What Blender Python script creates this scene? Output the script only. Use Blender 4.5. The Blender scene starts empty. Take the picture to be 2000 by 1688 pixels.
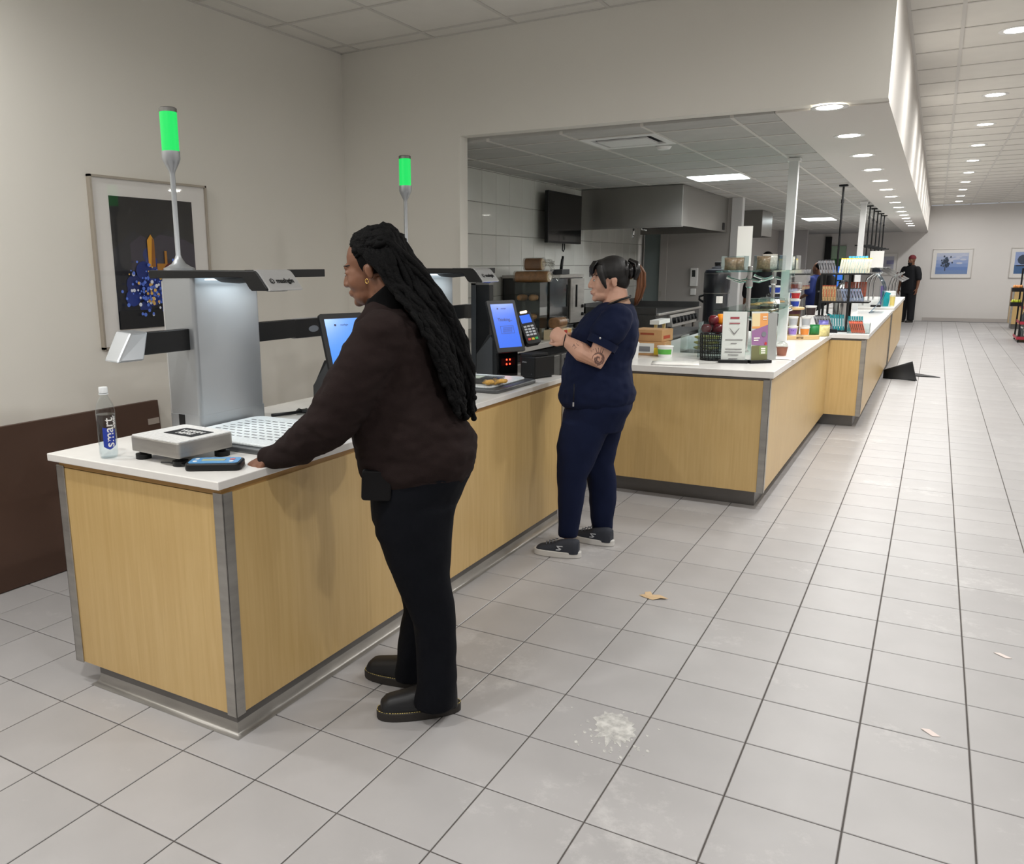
import bpy, bmesh, math, random
from mathutils import Vector, Matrix, Euler, noise
random.seed(7)
SC = bpy.context.scene
COL = SC.collection
PI = math.pi
# ------------------------------------------------------------------ camera
cam = bpy.data.objects.new('camera', bpy.data.cameras.new('camera'))
COL.objects.link(cam)
cam.data.sensor_fit = 'HORIZONTAL'; cam.data.sensor_width = 36.0
cam.data.lens = 36.0 * 1595.8 / 2000.0
cam.data.shift_x = (1000 - 874.05) / 2000.0
cam.data.shift_y = (846.9 - 844.0) / 2000.0
cam.data.clip_start = 0.05; cam.data.clip_end = 200
CAMP = Vector((0.747, -2.3676, 1.6043))
CAMR = Matrix(((0.86219999, -0.09272488, 0.49800931), (0.50648761, 0.17531437, -0.84423644), (-0.00902646, 0.9801362, 0.19812005)))
cam.matrix_world = Matrix.Translation(CAMP) @ CAMR.to_4x4()
SC.camera = cam
def seen(p):
    q = CAMR.transposed() @ (Vector(p) - CAMP)
    if q.z > -0.2: return None
    return 874.05 + 1595.8 * q.x / -q.z, 846.9 - 1595.8 * q.y / -q.z
# ------------------------------------------------------------------ world, exposure
w = bpy.data.worlds.new('world'); SC.world = w; w.use_nodes = True
w.node_tree.nodes['Background'].inputs[0].default_value = (0.9, 0.93, 1.0, 1)
w.node_tree.nodes['Background'].inputs[1].default_value = 0.25
SC.view_settings.view_transform = 'Standard'; SC.view_settings.look = 'None'
SC.view_settings.gamma = 1.0; SC.view_settings.use_curve_mapping = False
SC.view_settings.exposure = 0.55
LAMP = 1.0          # common factor on every lamp in the place
# ------------------------------------------------------------------ materials
def lin(c):
    r = []
    for v in c[:3]:
        v = v / 255.0
        r.append(v / 12.92 if v <= 0.04045 else ((v + 0.055) / 1.055) ** 2.4)
    return (*r, 1.0)
MATS = {}
def mat(name, col, rough=0.5, metal=0.0, var=0.0, vscale=8.0, bump=0.0, bscale=60.0, emit=0.0, coat=0.0, stretch=None, spec=0.5, sheen=0.0, objrand=0.0, island=False):
    if name in MATS: return MATS[name]
    m = bpy.data.materials.new(name); m.use_nodes = True
    nt = m.node_tree; b = nt.nodes['Principled BSDF']
    c = lin(col)
    b.inputs['Base Color'].default_value = c
    b.inputs['Roughness'].default_value = rough; b.inputs['Metallic'].default_value = metal
    b.inputs['Specular IOR Level'].default_value = spec
    b.inputs['Coat Weight'].default_value = coat
    if sheen: b.inputs['Sheen Weight'].default_value = sheen; b.inputs['Sheen Roughness'].default_value = 0.5
    tc = nt.nodes.new('ShaderNodeTexCoord'); vec = tc.outputs['Object']
    if stretch:
        mp = nt.nodes.new('ShaderNodeMapping'); mp.inputs['Scale'].default_value = stretch
        nt.links.new(vec, mp.inputs['Vector']); vec = mp.outputs['Vector']
    colout = None
    if var:
        n = nt.nodes.new('ShaderNodeTexNoise'); n.inputs['Scale'].default_value = vscale; n.inputs['Detail'].default_value = 4
        nt.links.new(vec, n.inputs['Vector'])
        r = nt.nodes.new('ShaderNodeMapRange'); r.inputs['From Min'].default_value = 0.3; r.inputs['From Max'].default_value = 0.7
        r.inputs['To Min'].default_value = 1 - var; r.inputs['To Max'].default_value = 1 + var
        nt.links.new(n.outputs['Fac'], r.inputs['Value'])
        x = nt.nodes.new('ShaderNodeVectorMath'); x.operation = 'SCALE'; x.inputs[0].default_value = c[:3]
        nt.links.new(r.outputs['Result'], x.inputs['Scale']); colout = x.outputs['Vector']
    if objrand:
        if island:
            g = nt.nodes.new('ShaderNodeNewGeometry'); rv = g.outputs['Random Per Island']
        else:
            g = nt.nodes.new('ShaderNodeObjectInfo'); rv = g.outputs['Random']
        r2 = nt.nodes.new('ShaderNodeMapRange'); r2.inputs['To Min'].default_value = 1 - objrand; r2.inputs['To Max'].default_value = 1 + objrand
        nt.links.new(rv, r2.inputs['Value'])
        x2 = nt.nodes.new('ShaderNodeVectorMath'); x2.operation = 'SCALE'; x2.inputs[0].default_value = c[:3]
        if colout: nt.links.new(colout, x2.inputs[0])
        nt.links.new(r2.outputs['Result'], x2.inputs['Scale']); colout = x2.outputs['Vector']
    if colout: nt.links.new(colout, b.inputs['Base Color'])
    if bump:
        n2 = nt.nodes.new('ShaderNodeTexNoise'); n2.inputs['Scale'].default_value = bscale; n2.inputs['Detail'].default_value = 3
        nt.links.new(vec, n2.inputs['Vector'])
        bp = nt.nodes.new('ShaderNodeBump'); bp.inputs['Strength'].default_value = bump; bp.inputs['Distance'].default_value = 0.004
        nt.links.new(n2.outputs['Fac'], bp.inputs['Height']); nt.links.new(bp.outputs['Normal'], b.inputs['Normal'])
    if emit:
        b.inputs['Base Color'].default_value = tuple(v * (.15 if emit < 3 else 1) for v in c[:3]) + (1,)
        b.inputs['Emission Color'].default_value = c; b.inputs['Emission Strength'].default_value = emit
    MATS[name] = m
    return m
def glass(name, tint=(255, 255, 255), gloss=0.9, rough=0.03, ior=1.3, base=0.0):
    if name in MATS: return MATS[name]
    m = bpy.data.materials.new(name); m.use_nodes = True; nt = m.node_tree
    for n in list(nt.nodes):
        if n.type == 'BSDF_PRINCIPLED': nt.nodes.remove(n)
    out = [n for n in nt.nodes if n.type == 'OUTPUT_MATERIAL'][0]
    t = nt.nodes.new('ShaderNodeBsdfTransparent'); t.inputs['Color'].default_value = lin(tint)
    g = nt.nodes.new('ShaderNodeBsdfGlossy'); g.inputs['Roughness'].default_value = rough; g.inputs['Color'].default_value = (gloss, gloss, gloss, 1)
    lw = nt.nodes.new('ShaderNodeLayerWeight'); lw.inputs['Blend'].default_value = 0.5
    fr = nt.nodes.new('ShaderNodeMath'); fr.operation = 'POWER'; fr.inputs[1].default_value = 4.0; nt.links.new(lw.outputs['Facing'], fr.inputs[0])
    sc_ = nt.nodes.new('ShaderNodeMath'); sc_.operation = 'MULTIPLY_ADD'; sc_.inputs[1].default_value = 0.8; sc_.inputs[2].default_value = ((ior - 1) / (ior + 1)) ** 2 + base
    nt.links.new(fr.outputs[0], sc_.inputs[0])
    mx = nt.nodes.new('ShaderNodeMixShader')
    nt.links.new(sc_.outputs[0], mx.inputs['Fac'])
    nt.links.new(t.outputs[0], mx.inputs[1]); nt.links.new(g.outputs[0], mx.inputs[2])
    nt.links.new(mx.outputs[0], out.inputs['Surface'])
    MATS[name] = m
    return m
def wood(name, c1, c2, rough=0.35, scale=(34.0, 34.0, 1.6)):
    m = bpy.data.materials.new(name); m.use_nodes = True; nt = m.node_tree; b = nt.nodes['Principled BSDF']
    tc = nt.nodes.new('ShaderNodeTexCoord'); mp = nt.nodes.new('ShaderNodeMapping'); mp.inputs['Scale'].default_value = scale
    nt.links.new(tc.outputs['Object'], mp.inputs['Vector'])
    n = nt.nodes.new('ShaderNodeTexNoise'); n.inputs['Scale'].default_value = 1.6; n.inputs['Detail'].default_value = 6; n.inputs['Distortion'].default_value = 0.6
    nt.links.new(mp.outputs['Vector'], n.inputs['Vector'])
    n2 = nt.nodes.new('ShaderNodeTexNoise'); n2.inputs['Scale'].default_value = 1.3; n2.inputs['Detail'].default_value = 2
    nt.links.new(tc.outputs['Object'], n2.inputs['Vector'])
    ad = nt.nodes.new('ShaderNodeMath'); ad.operation = 'MULTIPLY_ADD'; ad.inputs[1].default_value = 0.6
    nt.links.new(n.outputs['Fac'], ad.inputs[0]); 
    hl = nt.nodes.new('ShaderNodeMath'); hl.operation = 'MULTIPLY'; hl.inputs[1].default_value = 0.4
    nt.links.new(n2.outputs['Fac'], hl.inputs[0]); nt.links.new(hl.outputs[0], ad.inputs[2])
    r = nt.nodes.new('ShaderNodeValToRGB'); r.color_ramp.elements[0].position = 0.36; r.color_ramp.elements[1].position = 0.64
    r.color_ramp.elements[0].color = lin(c1); r.color_ramp.elements[1].color = lin(c2)
    nt.links.new(ad.outputs[0], r.inputs['Fac']); nt.links.new(r.outputs['Color'], b.inputs['Base Color'])
    b.inputs['Roughness'].default_value = rough
    MATS[name] = m
    return m
def tile_mat(name, island=False):
    m = mat(name, (170, 168, 168), rough=0.36, var=0.05, vscale=3.0, objrand=0.035, island=island, spec=0.45)
    nt = m.node_tree; b = nt.nodes['Principled BSDF']
    src = b.inputs['Base Color'].links[0].from_socket
    g = nt.nodes.new('ShaderNodeNewGeometry')
    n1 = nt.nodes.new('ShaderNodeTexNoise'); n1.inputs['Scale'].default_value = 7.5; n1.inputs['Detail'].default_value = 8; n1.inputs['Roughness'].default_value = 0.75
    n2 = nt.nodes.new('ShaderNodeTexNoise'); n2.inputs['Scale'].default_value = 1.3; n2.inputs['Detail'].default_value = 2
    for n in (n1, n2): nt.links.new(g.outputs['Position'], n.inputs['Vector'])
    mu = nt.nodes.new('ShaderNodeMath'); mu.operation = 'MULTIPLY'
    nt.links.new(n1.outputs['Fac'], mu.inputs[0]); nt.links.new(n2.outputs['Fac'], mu.inputs[1])
    mr = nt.nodes.new('ShaderNodeMapRange'); mr.inputs['From Min'].default_value = 0.31; mr.inputs['From Max'].default_value = 0.47; mr.inputs['To Max'].default_value = 0.38
    nt.links.new(mu.outputs[0], mr.inputs['Value'])
    mx = nt.nodes.new('ShaderNodeMix'); mx.data_type = 'RGBA'; mx.inputs[7].default_value = lin((232, 231, 228))
    nt.links.new(mr.outputs['Result'], mx.inputs[0]); nt.links.new(src, mx.inputs[6]); nt.links.new(mx.outputs[2], b.inputs['Base Color'])
    rr = nt.nodes.new('ShaderNodeMapRange'); rr.inputs['To Min'].default_value = 0.3; rr.inputs['To Max'].default_value = 0.48
    nt.links.new(n1.outputs['Fac'], rr.inputs['Value']); nt.links.new(rr.outputs['Result'], b.inputs['Roughness'])
    return m
WHITE_WALL = mat('painted wall', (228, 225, 217), 0.75, var=0.015, vscale=1.5)
FAR_WALL = mat('far painted wall', (230, 227, 224), 0.75, var=0.015, vscale=1.5)
SOFFIT = mat('soffit paint', (214, 210, 204), 0.8)
MAPLE = wood('maple laminate', (204, 171, 113), (215, 184, 127))
BROWN = mat('brown board', (78, 56, 45), 0.55, var=0.06, vscale=3)
STEEL = mat('brushed steel', (166, 163, 158), 0.36, 0.55, var=0.12, vscale=5, stretch=(1, 1, 6))
DSTEEL = mat('dull steel', (120, 118, 116), 0.42, 0.8, var=0.1, vscale=4)
ALU = mat('anodised aluminium', (176, 180, 184), 0.38, 0.75, var=0.03, vscale=3)
SILVER = mat('silver plastic', (196, 197, 198), 0.32, 0.55)
CHROME = mat('chrome', (210, 210, 210), 0.12, 1.0)
BLACK = mat('black plastic', (13, 14, 16), 0.45, spec=.35)
GLOSSBLACK = mat('gloss black', (8, 9, 11), 0.12, coat=0.3)
SOFTBLACK = mat('soft black', (20, 21, 23), 0.6, spec=.35)
DGREY = mat('dark grey plastic', (52, 54, 57), 0.5)
QUARTZ = mat('white quartz', (236, 234, 230), 0.25, var=0.02, vscale=25, coat=0.15)
WHITE = mat('white plastic', (235, 235, 233), 0.4)
PAPER = mat('paper', (236, 233, 228), 0.7)
ACRYL = glass('clear acrylic', (243, 247, 247), base=0.02)
SHELFGLASS = glass('green edged glass', (205, 232, 226), base=0.03)
PLASTICBAG = glass('clear plastic bag', (240, 240, 238), rough=0.18, base=0.10)
# ------------------------------------------------------------------ mesh builder
class MB:
    def __init__(self, M=None):
        self.v = []; self.f = []; self.mi = []; self.M = M or Matrix.Identity(4); self.cur = 0
    def add(self, vs, fs):
        o = len(self.v)
        self.v += [tuple(self.M @ Vector(p)) for p in vs]
        for f in fs: self.f.append(tuple(i + o for i in f)); self.mi.append(self.cur)
        return self
    def box(self, x0, x1, y0, y1, z0, z1, R=None):
        vs = [(x, y, z) for z in (z0, z1) for x, y in ((x0, y0), (x1, y0), (x1, y1), (x0, y1))]
        if R: vs = [tuple(R @ Vector(p)) for p in vs]
        return self.add(vs, [(3, 2, 1, 0), (4, 5, 6, 7), (0, 1, 5, 4), (1, 2, 6, 5), (2, 3, 7, 6), (3, 0, 4, 7)])
    def prism(self, poly, h0, h1, axis='z'):
        n = len(poly)
        def P(a, b, h): return {'z': (a, b, h), 'y': (a, h, b), 'x': (h, a, b)}[axis]
        vs = [P(a, b, h0) for a, b in poly] + [P(a, b, h1) for a, b in poly]
        fs = [tuple(range(n))[::-1], tuple(range(n, 2 * n))] + [(i, (i + 1) % n, n + (i + 1) % n, n + i) for i in range(n)]
        return self.add(vs, fs)
    def lathe(self, prof, c=(0, 0, 0), n=16, cap=True):
        vs = []; fs = []
        for r, z in prof:
            for k in range(n):
                a = 2 * PI * k / n; vs.append((c[0] + r * math.cos(a), c[1] + r * math.sin(a), c[2] + z))
        for i in range(len(prof) - 1):
            for k in range(n):
                a = i * n + k; b = i * n + (k + 1) % n; fs.append((a, b, b + n, a + n))
        if cap:
            fs.append(tuple(range(n))[::-1]); m = (len(prof) - 1) * n; fs.append(tuple(range(m, m + n)))
        return self.add(vs, fs)
    def tube(self, pts, rad, n=8, cap=True, flat=1.0):
        pts = [Vector(p) for p in pts]; m = len(pts)
        rs = rad if isinstance(rad, (list, tuple)) else [rad] * m
        t0 = (pts[1] - pts[0]).normalized()
        up = Vector((0, 0, 1)) if abs(t0.z) < 0.9 else Vector((1, 0, 0))
        a = t0.cross(up).normalized(); vs = []; fs = []
        for i, p in enumerate(pts):
            t = (pts[min(i + 1, m - 1)] - pts[max(i - 1, 0)])
            t = t.normalized() if t.length > 1e-9 else t0
            a = (a - t * a.dot(t)).normalized(); b = t.cross(a)
            for k in range(n):
                q = 2 * PI * k / n; vs.append(tuple(p + a * math.cos(q) * rs[i] + b * math.sin(q) * rs[i] * flat))
        for i in range(m - 1):
            for k in range(n):
                x = i * n + k; y = i * n + (k + 1) % n; fs.append((x, y, y + n, x + n))
        if cap: fs.append(tuple(range(n))[::-1]); fs.append(tuple(range((m - 1) * n, m * n)))
        return self.add(vs, fs)
    def ell(self, c, r, R=None, nu=16, nv=10):
        vs = [(0, 0, 1)]; fs = []
        for i in range(1, nv):
            th = PI * i / nv
            for k in range(nu):
                a = 2 * PI * k / nu; vs.append((math.sin(th) * math.cos(a), math.sin(th) * math.sin(a), math.cos(th)))
        vs.append((0, 0, -1)); L = len(vs) - 1
        for k in range(nu):
            fs.append((0, 1 + k, 1 + (k + 1) % nu)); fs.append((L, 1 + (nv - 2) * nu + (k + 1) % nu, 1 + (nv - 2) * nu + k))
            for i in range(nv - 2):
                a = 1 + i * nu + k; b = 1 + i * nu + (k + 1) % nu; fs.append((a, a + nu, b + nu, b))
        out = []
        for p in vs:
            q = Vector((p[0] * r[0], p[1] * r[1], p[2] * r[2]))
            if R: q = R @ q
            out.append(tuple(q + Vector(c)))
        return self.add(out, fs)
    def quad(self, a, b, c, d): return self.add([a, b, c, d], [(0, 1, 2, 3)])
    def build(self, name, mats, parent=None, smooth=None, bevel=0.0, seg=2, loc=None):
        me = bpy.data.meshes.new(name); me.from_pydata(self.v, [], self.f); 
        for mm in (mats if isinstance(mats, (list, tuple)) else [mats]): me.materials.append(mm)
        if any(self.mi): me.polygons.foreach_set('material_index', self.mi)
        bm = bmesh.new(); bm.from_mesh(me); bmesh.ops.recalc_face_normals(bm, faces=bm.faces); bm.to_mesh(me); bm.free()
        if smooth is not None:
            me.polygons.foreach_set('use_smooth', [True] * len(me.polygons))
            if smooth < 180:
                me.set_sharp_from_angle(angle=math.radians(smooth))
        me.update()
        o = bpy.data.objects.new(name, me); COL.objects.link(o)
        if parent: o.parent = parent
        if loc: o.location = loc
        if bevel:
            b = o.modifiers.new('bevel', 'BEVEL'); b.width = bevel; b.segments = seg; b.limit_method = 'ANGLE'; b.angle_limit = math.radians(40)
        return o
def tag(o, label=None, cat=None, group=None, kind=None):
    if label: o['label'] = label
    if cat: o['category'] = cat
    if group: o['group'] = group
    if kind: o['kind'] = kind
    return o
def empty(name, loc=(0, 0, 0), rz=0.0, label=None, cat=None, group=None):
    o = bpy.data.objects.new(name, None); COL.objects.link(o); o.location = loc; o.rotation_euler = (0, 0, rz)
    o.empty_display_size = 0.05
    return tag(o, label, cat, group)
def kids(o): return [c for c in bpy.data.objects if c.parent == o]
def copy_tree(o, parent=None, loc=None, rz=None, label=None, group=None, km=None):
    km = km if km is not None else childmap()
    c = o.copy(); COL.objects.link(c)
    if parent: c.parent = parent
    if loc is not None: c.location = loc
    if rz is not None: c.rotation_euler = (0, 0, rz)
    if label: c['label'] = label
    if group: c['group'] = group
    for ch in km.get(o.name, []): copy_tree(ch, c, km=km)
    return c
def childmap():
    d = {}
    for o in bpy.data.objects:
        if o.parent: d.setdefault(o.parent.name, []).append(o)
    return d
def piece(name, me, parent, loc, rot=None):
    o = bpy.data.objects.new(name, me); COL.objects.link(o); o.parent = parent; o.location = loc
    if rot: o.rotation_euler = rot
    return o
TS = bpy.data.scenes.new('bench')
def baked(o):
    TS.collection.objects.link(o); vl = TS.view_layers[0]; vl.update()
    me = bpy.data.meshes.new_from_object(o.evaluated_get(vl.depsgraph)); TS.collection.objects.unlink(o)
    return me
def struct(o): o['kind'] = 'structure'; return o
def text(name, s, size, m, parent, M, depth=0.0006, align='CENTER', bold=0.0, sx=1.0):
    cu = bpy.data.curves.new(name, 'FONT'); cu.body = s; cu.size = size; cu.align_x = align; cu.align_y = 'CENTER'; cu.extrude = depth; cu.offset = bold
    t = bpy.data.objects.new(name, cu)
    me = baked(t); bpy.data.objects.remove(t)
    me.transform(Matrix.Diagonal((sx, 1, 1, 1))); me.transform(M); me.materials.clear(); me.materials.append(m); me.name = name
    o = bpy.data.objects.new(name, me); COL.objects.link(o); o.parent = parent
    return o
def frame_m(o, x, n):
    """matrix with local x along x, local z along n, at o"""
    x = Vector(x).normalized(); n = Vector(n).normalized(); y = n.cross(x).normalized(); x = y.cross(n)
    return Matrix(((x.x, y.x, n.x, o[0]), (x.y, y.y, n.y, o[1]), (x.z, y.z, n.z, o[2]), (0, 0, 0, 1)))
def rrect(x0, x1, y0, y1, r, n=4):
    p = []
    for cx, cy, a0 in ((x1 - r, y1 - r, 0), (x0 + r, y1 - r, 90), (x0 + r, y0 + r, 180), (x1 - r, y0 + r, 270)):
        for k in range(n + 1):
            a = math.radians(a0 + 90 * k / n); p.append((cx + r * math.cos(a), cy + r * math.sin(a)))
    return p
def art(name, polys, parent, M, t=0.0003):
    """flat print: layered coloured polygons (in the plane of M, local xy), each a hair above the one before"""
    b = MB(M); ms = []; idx = {}
    for k, (m, pts) in enumerate(polys):
        if m.name not in idx: idx[m.name] = len(ms); ms.append(m)
        b.cur = idx[m.name]; n = len(pts); z = t * (k + 1)
        b.add([(p[0], p[1], z) for p in pts], [tuple(range(n))])
    o = b.build(name, ms, parent)
    return o
def R4(x0, x1, y0, y1): return [(x0, y0), (x1, y0), (x1, y1), (x0, y1)]
def disc(cx, cy, r, n=12, ry=None): return [(cx + r * math.cos(2 * PI * k / n), cy + (ry or r) * math.sin(2 * PI * k / n)) for k in range(n)]
# ================================================================== SETTING
T = 0.33; ZC = 3.20; ZK = 2.49; XL = -3.29; YB = 2.945; XO = -2.265; XBR = 0.43; YF = 25.0; XR = 5.6; Y0 = -6.2; XK = -2.93; YH = 9.30
GROUT = mat('dark grout', (84, 79, 76), 0.85, var=0.1, vscale=30)
TILE = tile_mat('grey porcelain tile'); TILE2 = tile_mat('grey porcelain tile field', True)
fl = struct(MB().box(-4.6, XR, Y0, YF, -0.06, -0.0035).build('floor', GROUT))
def tile_geo(b, x, y, s=0.1605, e=0.1625):
    vs = [(x + a * e, y + c * e, -0.008) for a, c in ((-1, -1), (1, -1), (1, 1), (-1, 1))] + [(x + a * e, y + c * e, -0.0015) for a, c in ((-1, -1), (1, -1), (1, 1), (-1, 1))] + [(x + a * s, y + c * s, 0) for a, c in ((-1, -1), (1, -1), (1, 1), (-1, 1))]
    b.add(vs, [(0, 1, 5, 4), (1, 2, 6, 5), (2, 3, 7, 6), (3, 0, 4, 7), (4, 5, 9, 8), (5, 6, 10, 9), (6, 7, 11, 10), (7, 4, 8, 11), (8, 9, 10, 11)])
b = MB(); tile_geo(b, 0, 0); one = b.build('floor_tile', TILE, fl)
cells = []
for i in range(-14, 17):
    for j in range(-19, 76):
        x = (i + .5) * T; y = (j + .5) * T
        if x > XR - .1 or y < Y0 + .1 or y > YF - .1: continue
        s = seen((x, y, 0)); score = 0
        if s and -60 < s[0] < 2060 and -60 < s[1] < 1760:
            d = (Vector((x, y, 0)) - CAMP).length; score = 1.6 / d ** 3
            if (-2.0 < x < -1.3 and -.3 < y < 2.3) or (-1.2 < x < -.25 and y > 3.5) or (x < .1 and y > 6.8) or (x < -1.6 and y > .6): score *= 0.02
        cells.append((-score, x, y))
cells.sort()
first = True
for s, x, y in cells[:300]:
    if first: one.location = (x, y, 0); first = False
    else: piece('floor_tile', one.data, fl, (x, y, 0))
b = MB()
for s, x, y in cells[300:]: tile_geo(b, x, y)
tag(b.build('floor_tile_field', TILE2, fl), kind='stuff')
# walls
def W(name, x0, x1, y0, y1, z0, z1, m=WHITE_WALL): return struct(MB().box(x0, x1, y0, y1, z0, z1).build(name, m))
W('wall_left', XL - .1, XL, Y0, YB, 0, ZC)
b = MB()
b.prism([(XL - .1, 0), (XO, 0), (XO, 2.525), (XBR, 2.498), (XBR, ZC), (XL - .1, ZC)], YB, YB + .115, 'y')
struct(b.build('wall_back', WHITE_WALL))
# bulkhead beam running down the hall, drywall soffit under it
b = MB(); b.box(-.17, XBR, YB + .115, YF, ZK, ZK + .02); b.box(XBR - .02, XBR, YB + .115, YF, ZK + .02, ZC)
struct(b.build('wall_bulkhead', SOFFIT))
b = MB(); b.box(XK - .1, XK, YB + .115, YF, 0, ZK + .1); struct(b.build('wall_kitchen_left', mat('tile backing', (150, 148, 142), 0.8)))
W('wall_far', XK - .1, XR, YF, YF + .1, 0, ZC, FAR_WALL)
W('wall_right', XR, XR + .1, Y0, YF, 0, ZC, FAR_WALL)
W('wall_front', XL - .1, XR, Y0 - .1, Y0, 0, ZC, FAR_WALL)
struct(MB().box(.5, XR, YF - .012, YF, 0.0, .1).build('baseboard_far', mat('pale baseboard', (196, 190, 186), 0.5)))
struct(MB().box(XL, XL + .01, Y0, YB, 0.0, .1).build('baseboard_left', MATS['pale baseboard']))
# kitchen wall tiles
KT = mat('glazed white wall tile', (214, 214, 208), 0.14, var=0.03, vscale=2, coat=0.3, objrand=0.03)
wk = bpy.data.objects['wall_kitchen_left']
P = 0.2865; h = P / 2 - .0022; e = h - .003
b = MB(); b.add([(0, -h, -h), (0, h, -h), (0, h, h), (0, -h, h), (.006, -h, -h), (.006, h, -h), (.006, h, h), (.006, -h, h), (.009, -e, -e), (.009, e, -e), (.009, e, e), (.009, -e, e)],
    [(0, 1, 5, 4), (1, 2, 6, 5), (2, 3, 7, 6), (3, 0, 4, 7), (4, 5, 9, 8), (5, 6, 10, 9), (6, 7, 11, 10), (7, 4, 8, 11), (8, 9, 10, 11)])
wt = b.build('wall_tile', KT, wk); first = True
for j in range(0, 22):
    for k in range(3, 9):
        y = 3.08 + (j + .5) * P; z = 1.91 + (k - 6 + .5) * P - .0
        if y > 9.25 or z + h > 2.49 and k > 8: continue
        if first: wt.location = (XK, y, z); first = False
        else: piece('wall_tile', wt.data, wk, (XK, y, z))
# wall behind the hood with the service door
GREYW = mat('grey washable wall', (176, 172, 168), 0.55)
struct(MB().box(-2.53, -1.69, YH, YH + .1, 0, ZK).build('wall_kitchen_back', GREYW))
dr = struct(MB().box(-2.87, -2.635, YH + .03, YH + .07, 0, 2.09).build('door_1', mat('grey blue door', (128, 140, 140), 0.5)))
MB().box(-2.635, -2.53, YH - .015, YH + .09, 0, 2.13).build('door_frame', GREYW, dr, bevel=.004)
MB().box(-2.88, -2.53, YH - .015, YH + .09, 2.09, 2.15).build('door_head', GREYW, dr)
MB().box(-2.62, -2.59, YH - .02, YH - .012, 1.18, 1.26).build('strike_plate', STEEL, dr)
struct(MB().box(-2.93, -2.53, YH, YH + .1, 2.15, ZK).build('wall_over_door', GREYW))
struct(MB().box(-1.69, -1.55, YH - .02, YH + .12, 0, ZK).build('trim_1', mat('white painted trim', (214, 214, 214), 0.5), bevel=.004))
# partition further down the hall
struct(MB().box(-3.9, -2.2, 20.9, 21.05, 0, ZK).build('wall_partition', mat('shaded grey wall', (168, 166, 166), 0.7)))  # shade painted in: grey darkened to stand for the unlit end
struct(MB().box(-3.0, -2.9, 9.4, 20.9, 0, ZK).build('wall_kitchen_rear', GREYW))
# doorway in far wall, green room beyond
b = MB(); b.box(-2.2, -2.03, 24.9, 24.99, 0, 2.42); struct(b.build('door_2', mat('black door leaf', (22, 22, 24), 0.5)))
gr = empty('menu_wall', (-1.82, 24.96, 0), label='green wall panel with glowing blue menu screens beside the far black door', cat='wall panel')
MB().box(-.2, .2, -.02, .02, 0, 2.15).build('panel', mat('green panel', (60, 120, 62), 0.6), gr)
MB().box(-.2, .2, -.022, .02, 1.78, 2.15).build('pale_band', mat('pale green', (176, 205, 178), 0.6), gr)
for i in range(2):
    for j in range(4):
        MB().box(-.17 + .18 * i, -.02 + .18 * i, -.035, -.02, .72 + .22 * j, .9 + .22 * j).build('menu_screen', mat('menu screen blue', (70, 130, 235), 0.3, emit=0.6), gr)
# ------------------------------------------------------------------ ceilings
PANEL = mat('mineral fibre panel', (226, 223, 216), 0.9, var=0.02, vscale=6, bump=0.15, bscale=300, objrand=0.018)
GRIDM = mat('white ceiling grid', (206, 203, 197), 0.5)
GX, GY, GP = -3.107, 2.774, 0.642
ce = struct(MB().box(XL - .1, XR, Y0, YF, ZC + .02, ZC + .1).build('ceiling', PANEL))
gb = MB()
x = GX
while x < XR:
    if x > XBR: gb.box(x - .012, x + .012, Y0, YF, ZC - .003, ZC + .02)
    else: gb.box(x - .012, x + .012, Y0, YB, ZC - .003, ZC + .02)
    x += GP
y = GY - 13 * GP
while y < YF:
    if y < YB: gb.box(XL, XR, y - .012, y + .012, ZC - .0035, ZC + .02)
    else: gb.box(XBR, XR, y - .012, y + .012, ZC - .0035, ZC + .02)
    y += GP
gb.box(XL, XL + .02, Y0, YB, ZC - .004, ZC + .02); gb.box(XL, XBR, YB - .02, YB, ZC - .004, ZC + .02); gb.box(XBR, XBR + .02, YB, YF, ZC - .004, ZC + .02)
gb.build('ceiling_grid', GRIDM, ce)
def panel_mesh(px, py): 
    return MB().prism(R4(-px, px, -py, py), .002, .02).build('ceiling_panel', PANEL)
pm = panel_mesh(GP / 2 - .004, GP / 2 - .004); pm.parent = ce; first = True
field = MB(); npan = 0
for i in range(-1, 14):
    for j in range(-14, 35):
        x = GX + (i + .5) * GP; y = GY + (j + .5) * GP
        if x > XR - .3 or y > YF - .25 or y < Y0 + .3: continue
        if (y > YB - .3 and x < XBR - .2): continue
        if i == -1: continue
        s = seen((x, y, ZC))
        vis = s and -150 < s[0] < 2150 and -150 < s[1] < 700
        if vis and npan < 290 and x > XBR - .4 or vis and y < YB:
            npan += 1
            if first: pm.location = (x, y, ZC); first = False
            else: piece('ceiling_panel', pm.data, ce, (x, y, ZC))
        else: field.prism(R4(x - GP / 2 + .004, x + GP / 2 - .004, y - GP / 2 + .004, y + GP / 2 - .004), ZC + .002, ZC + .02)
# cut panels along the left wall, back wall and bulkhead
for j in range(-14, 0):
    y = GY + (j + .5) * GP
    o = piece('ceiling_panel', pm.data, ce, ((XL + GX) / 2, y, ZC)); o.scale = ((GX - XL) / GP, 1, 1)
for i in range(-1, 6):
    x = GX + (i + .5) * GP if i >= 0 else (XL + GX) / 2
    o = piece('ceiling_panel', pm.data, ce, (x, (GY + YB) / 2, ZC)); o.scale = (1 if i >= 0 else (GX - XL) / GP, (YB - GY) / GP, 1)
tag(field.build('ceiling_panel_field', PANEL, ce), kind='stuff')
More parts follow.
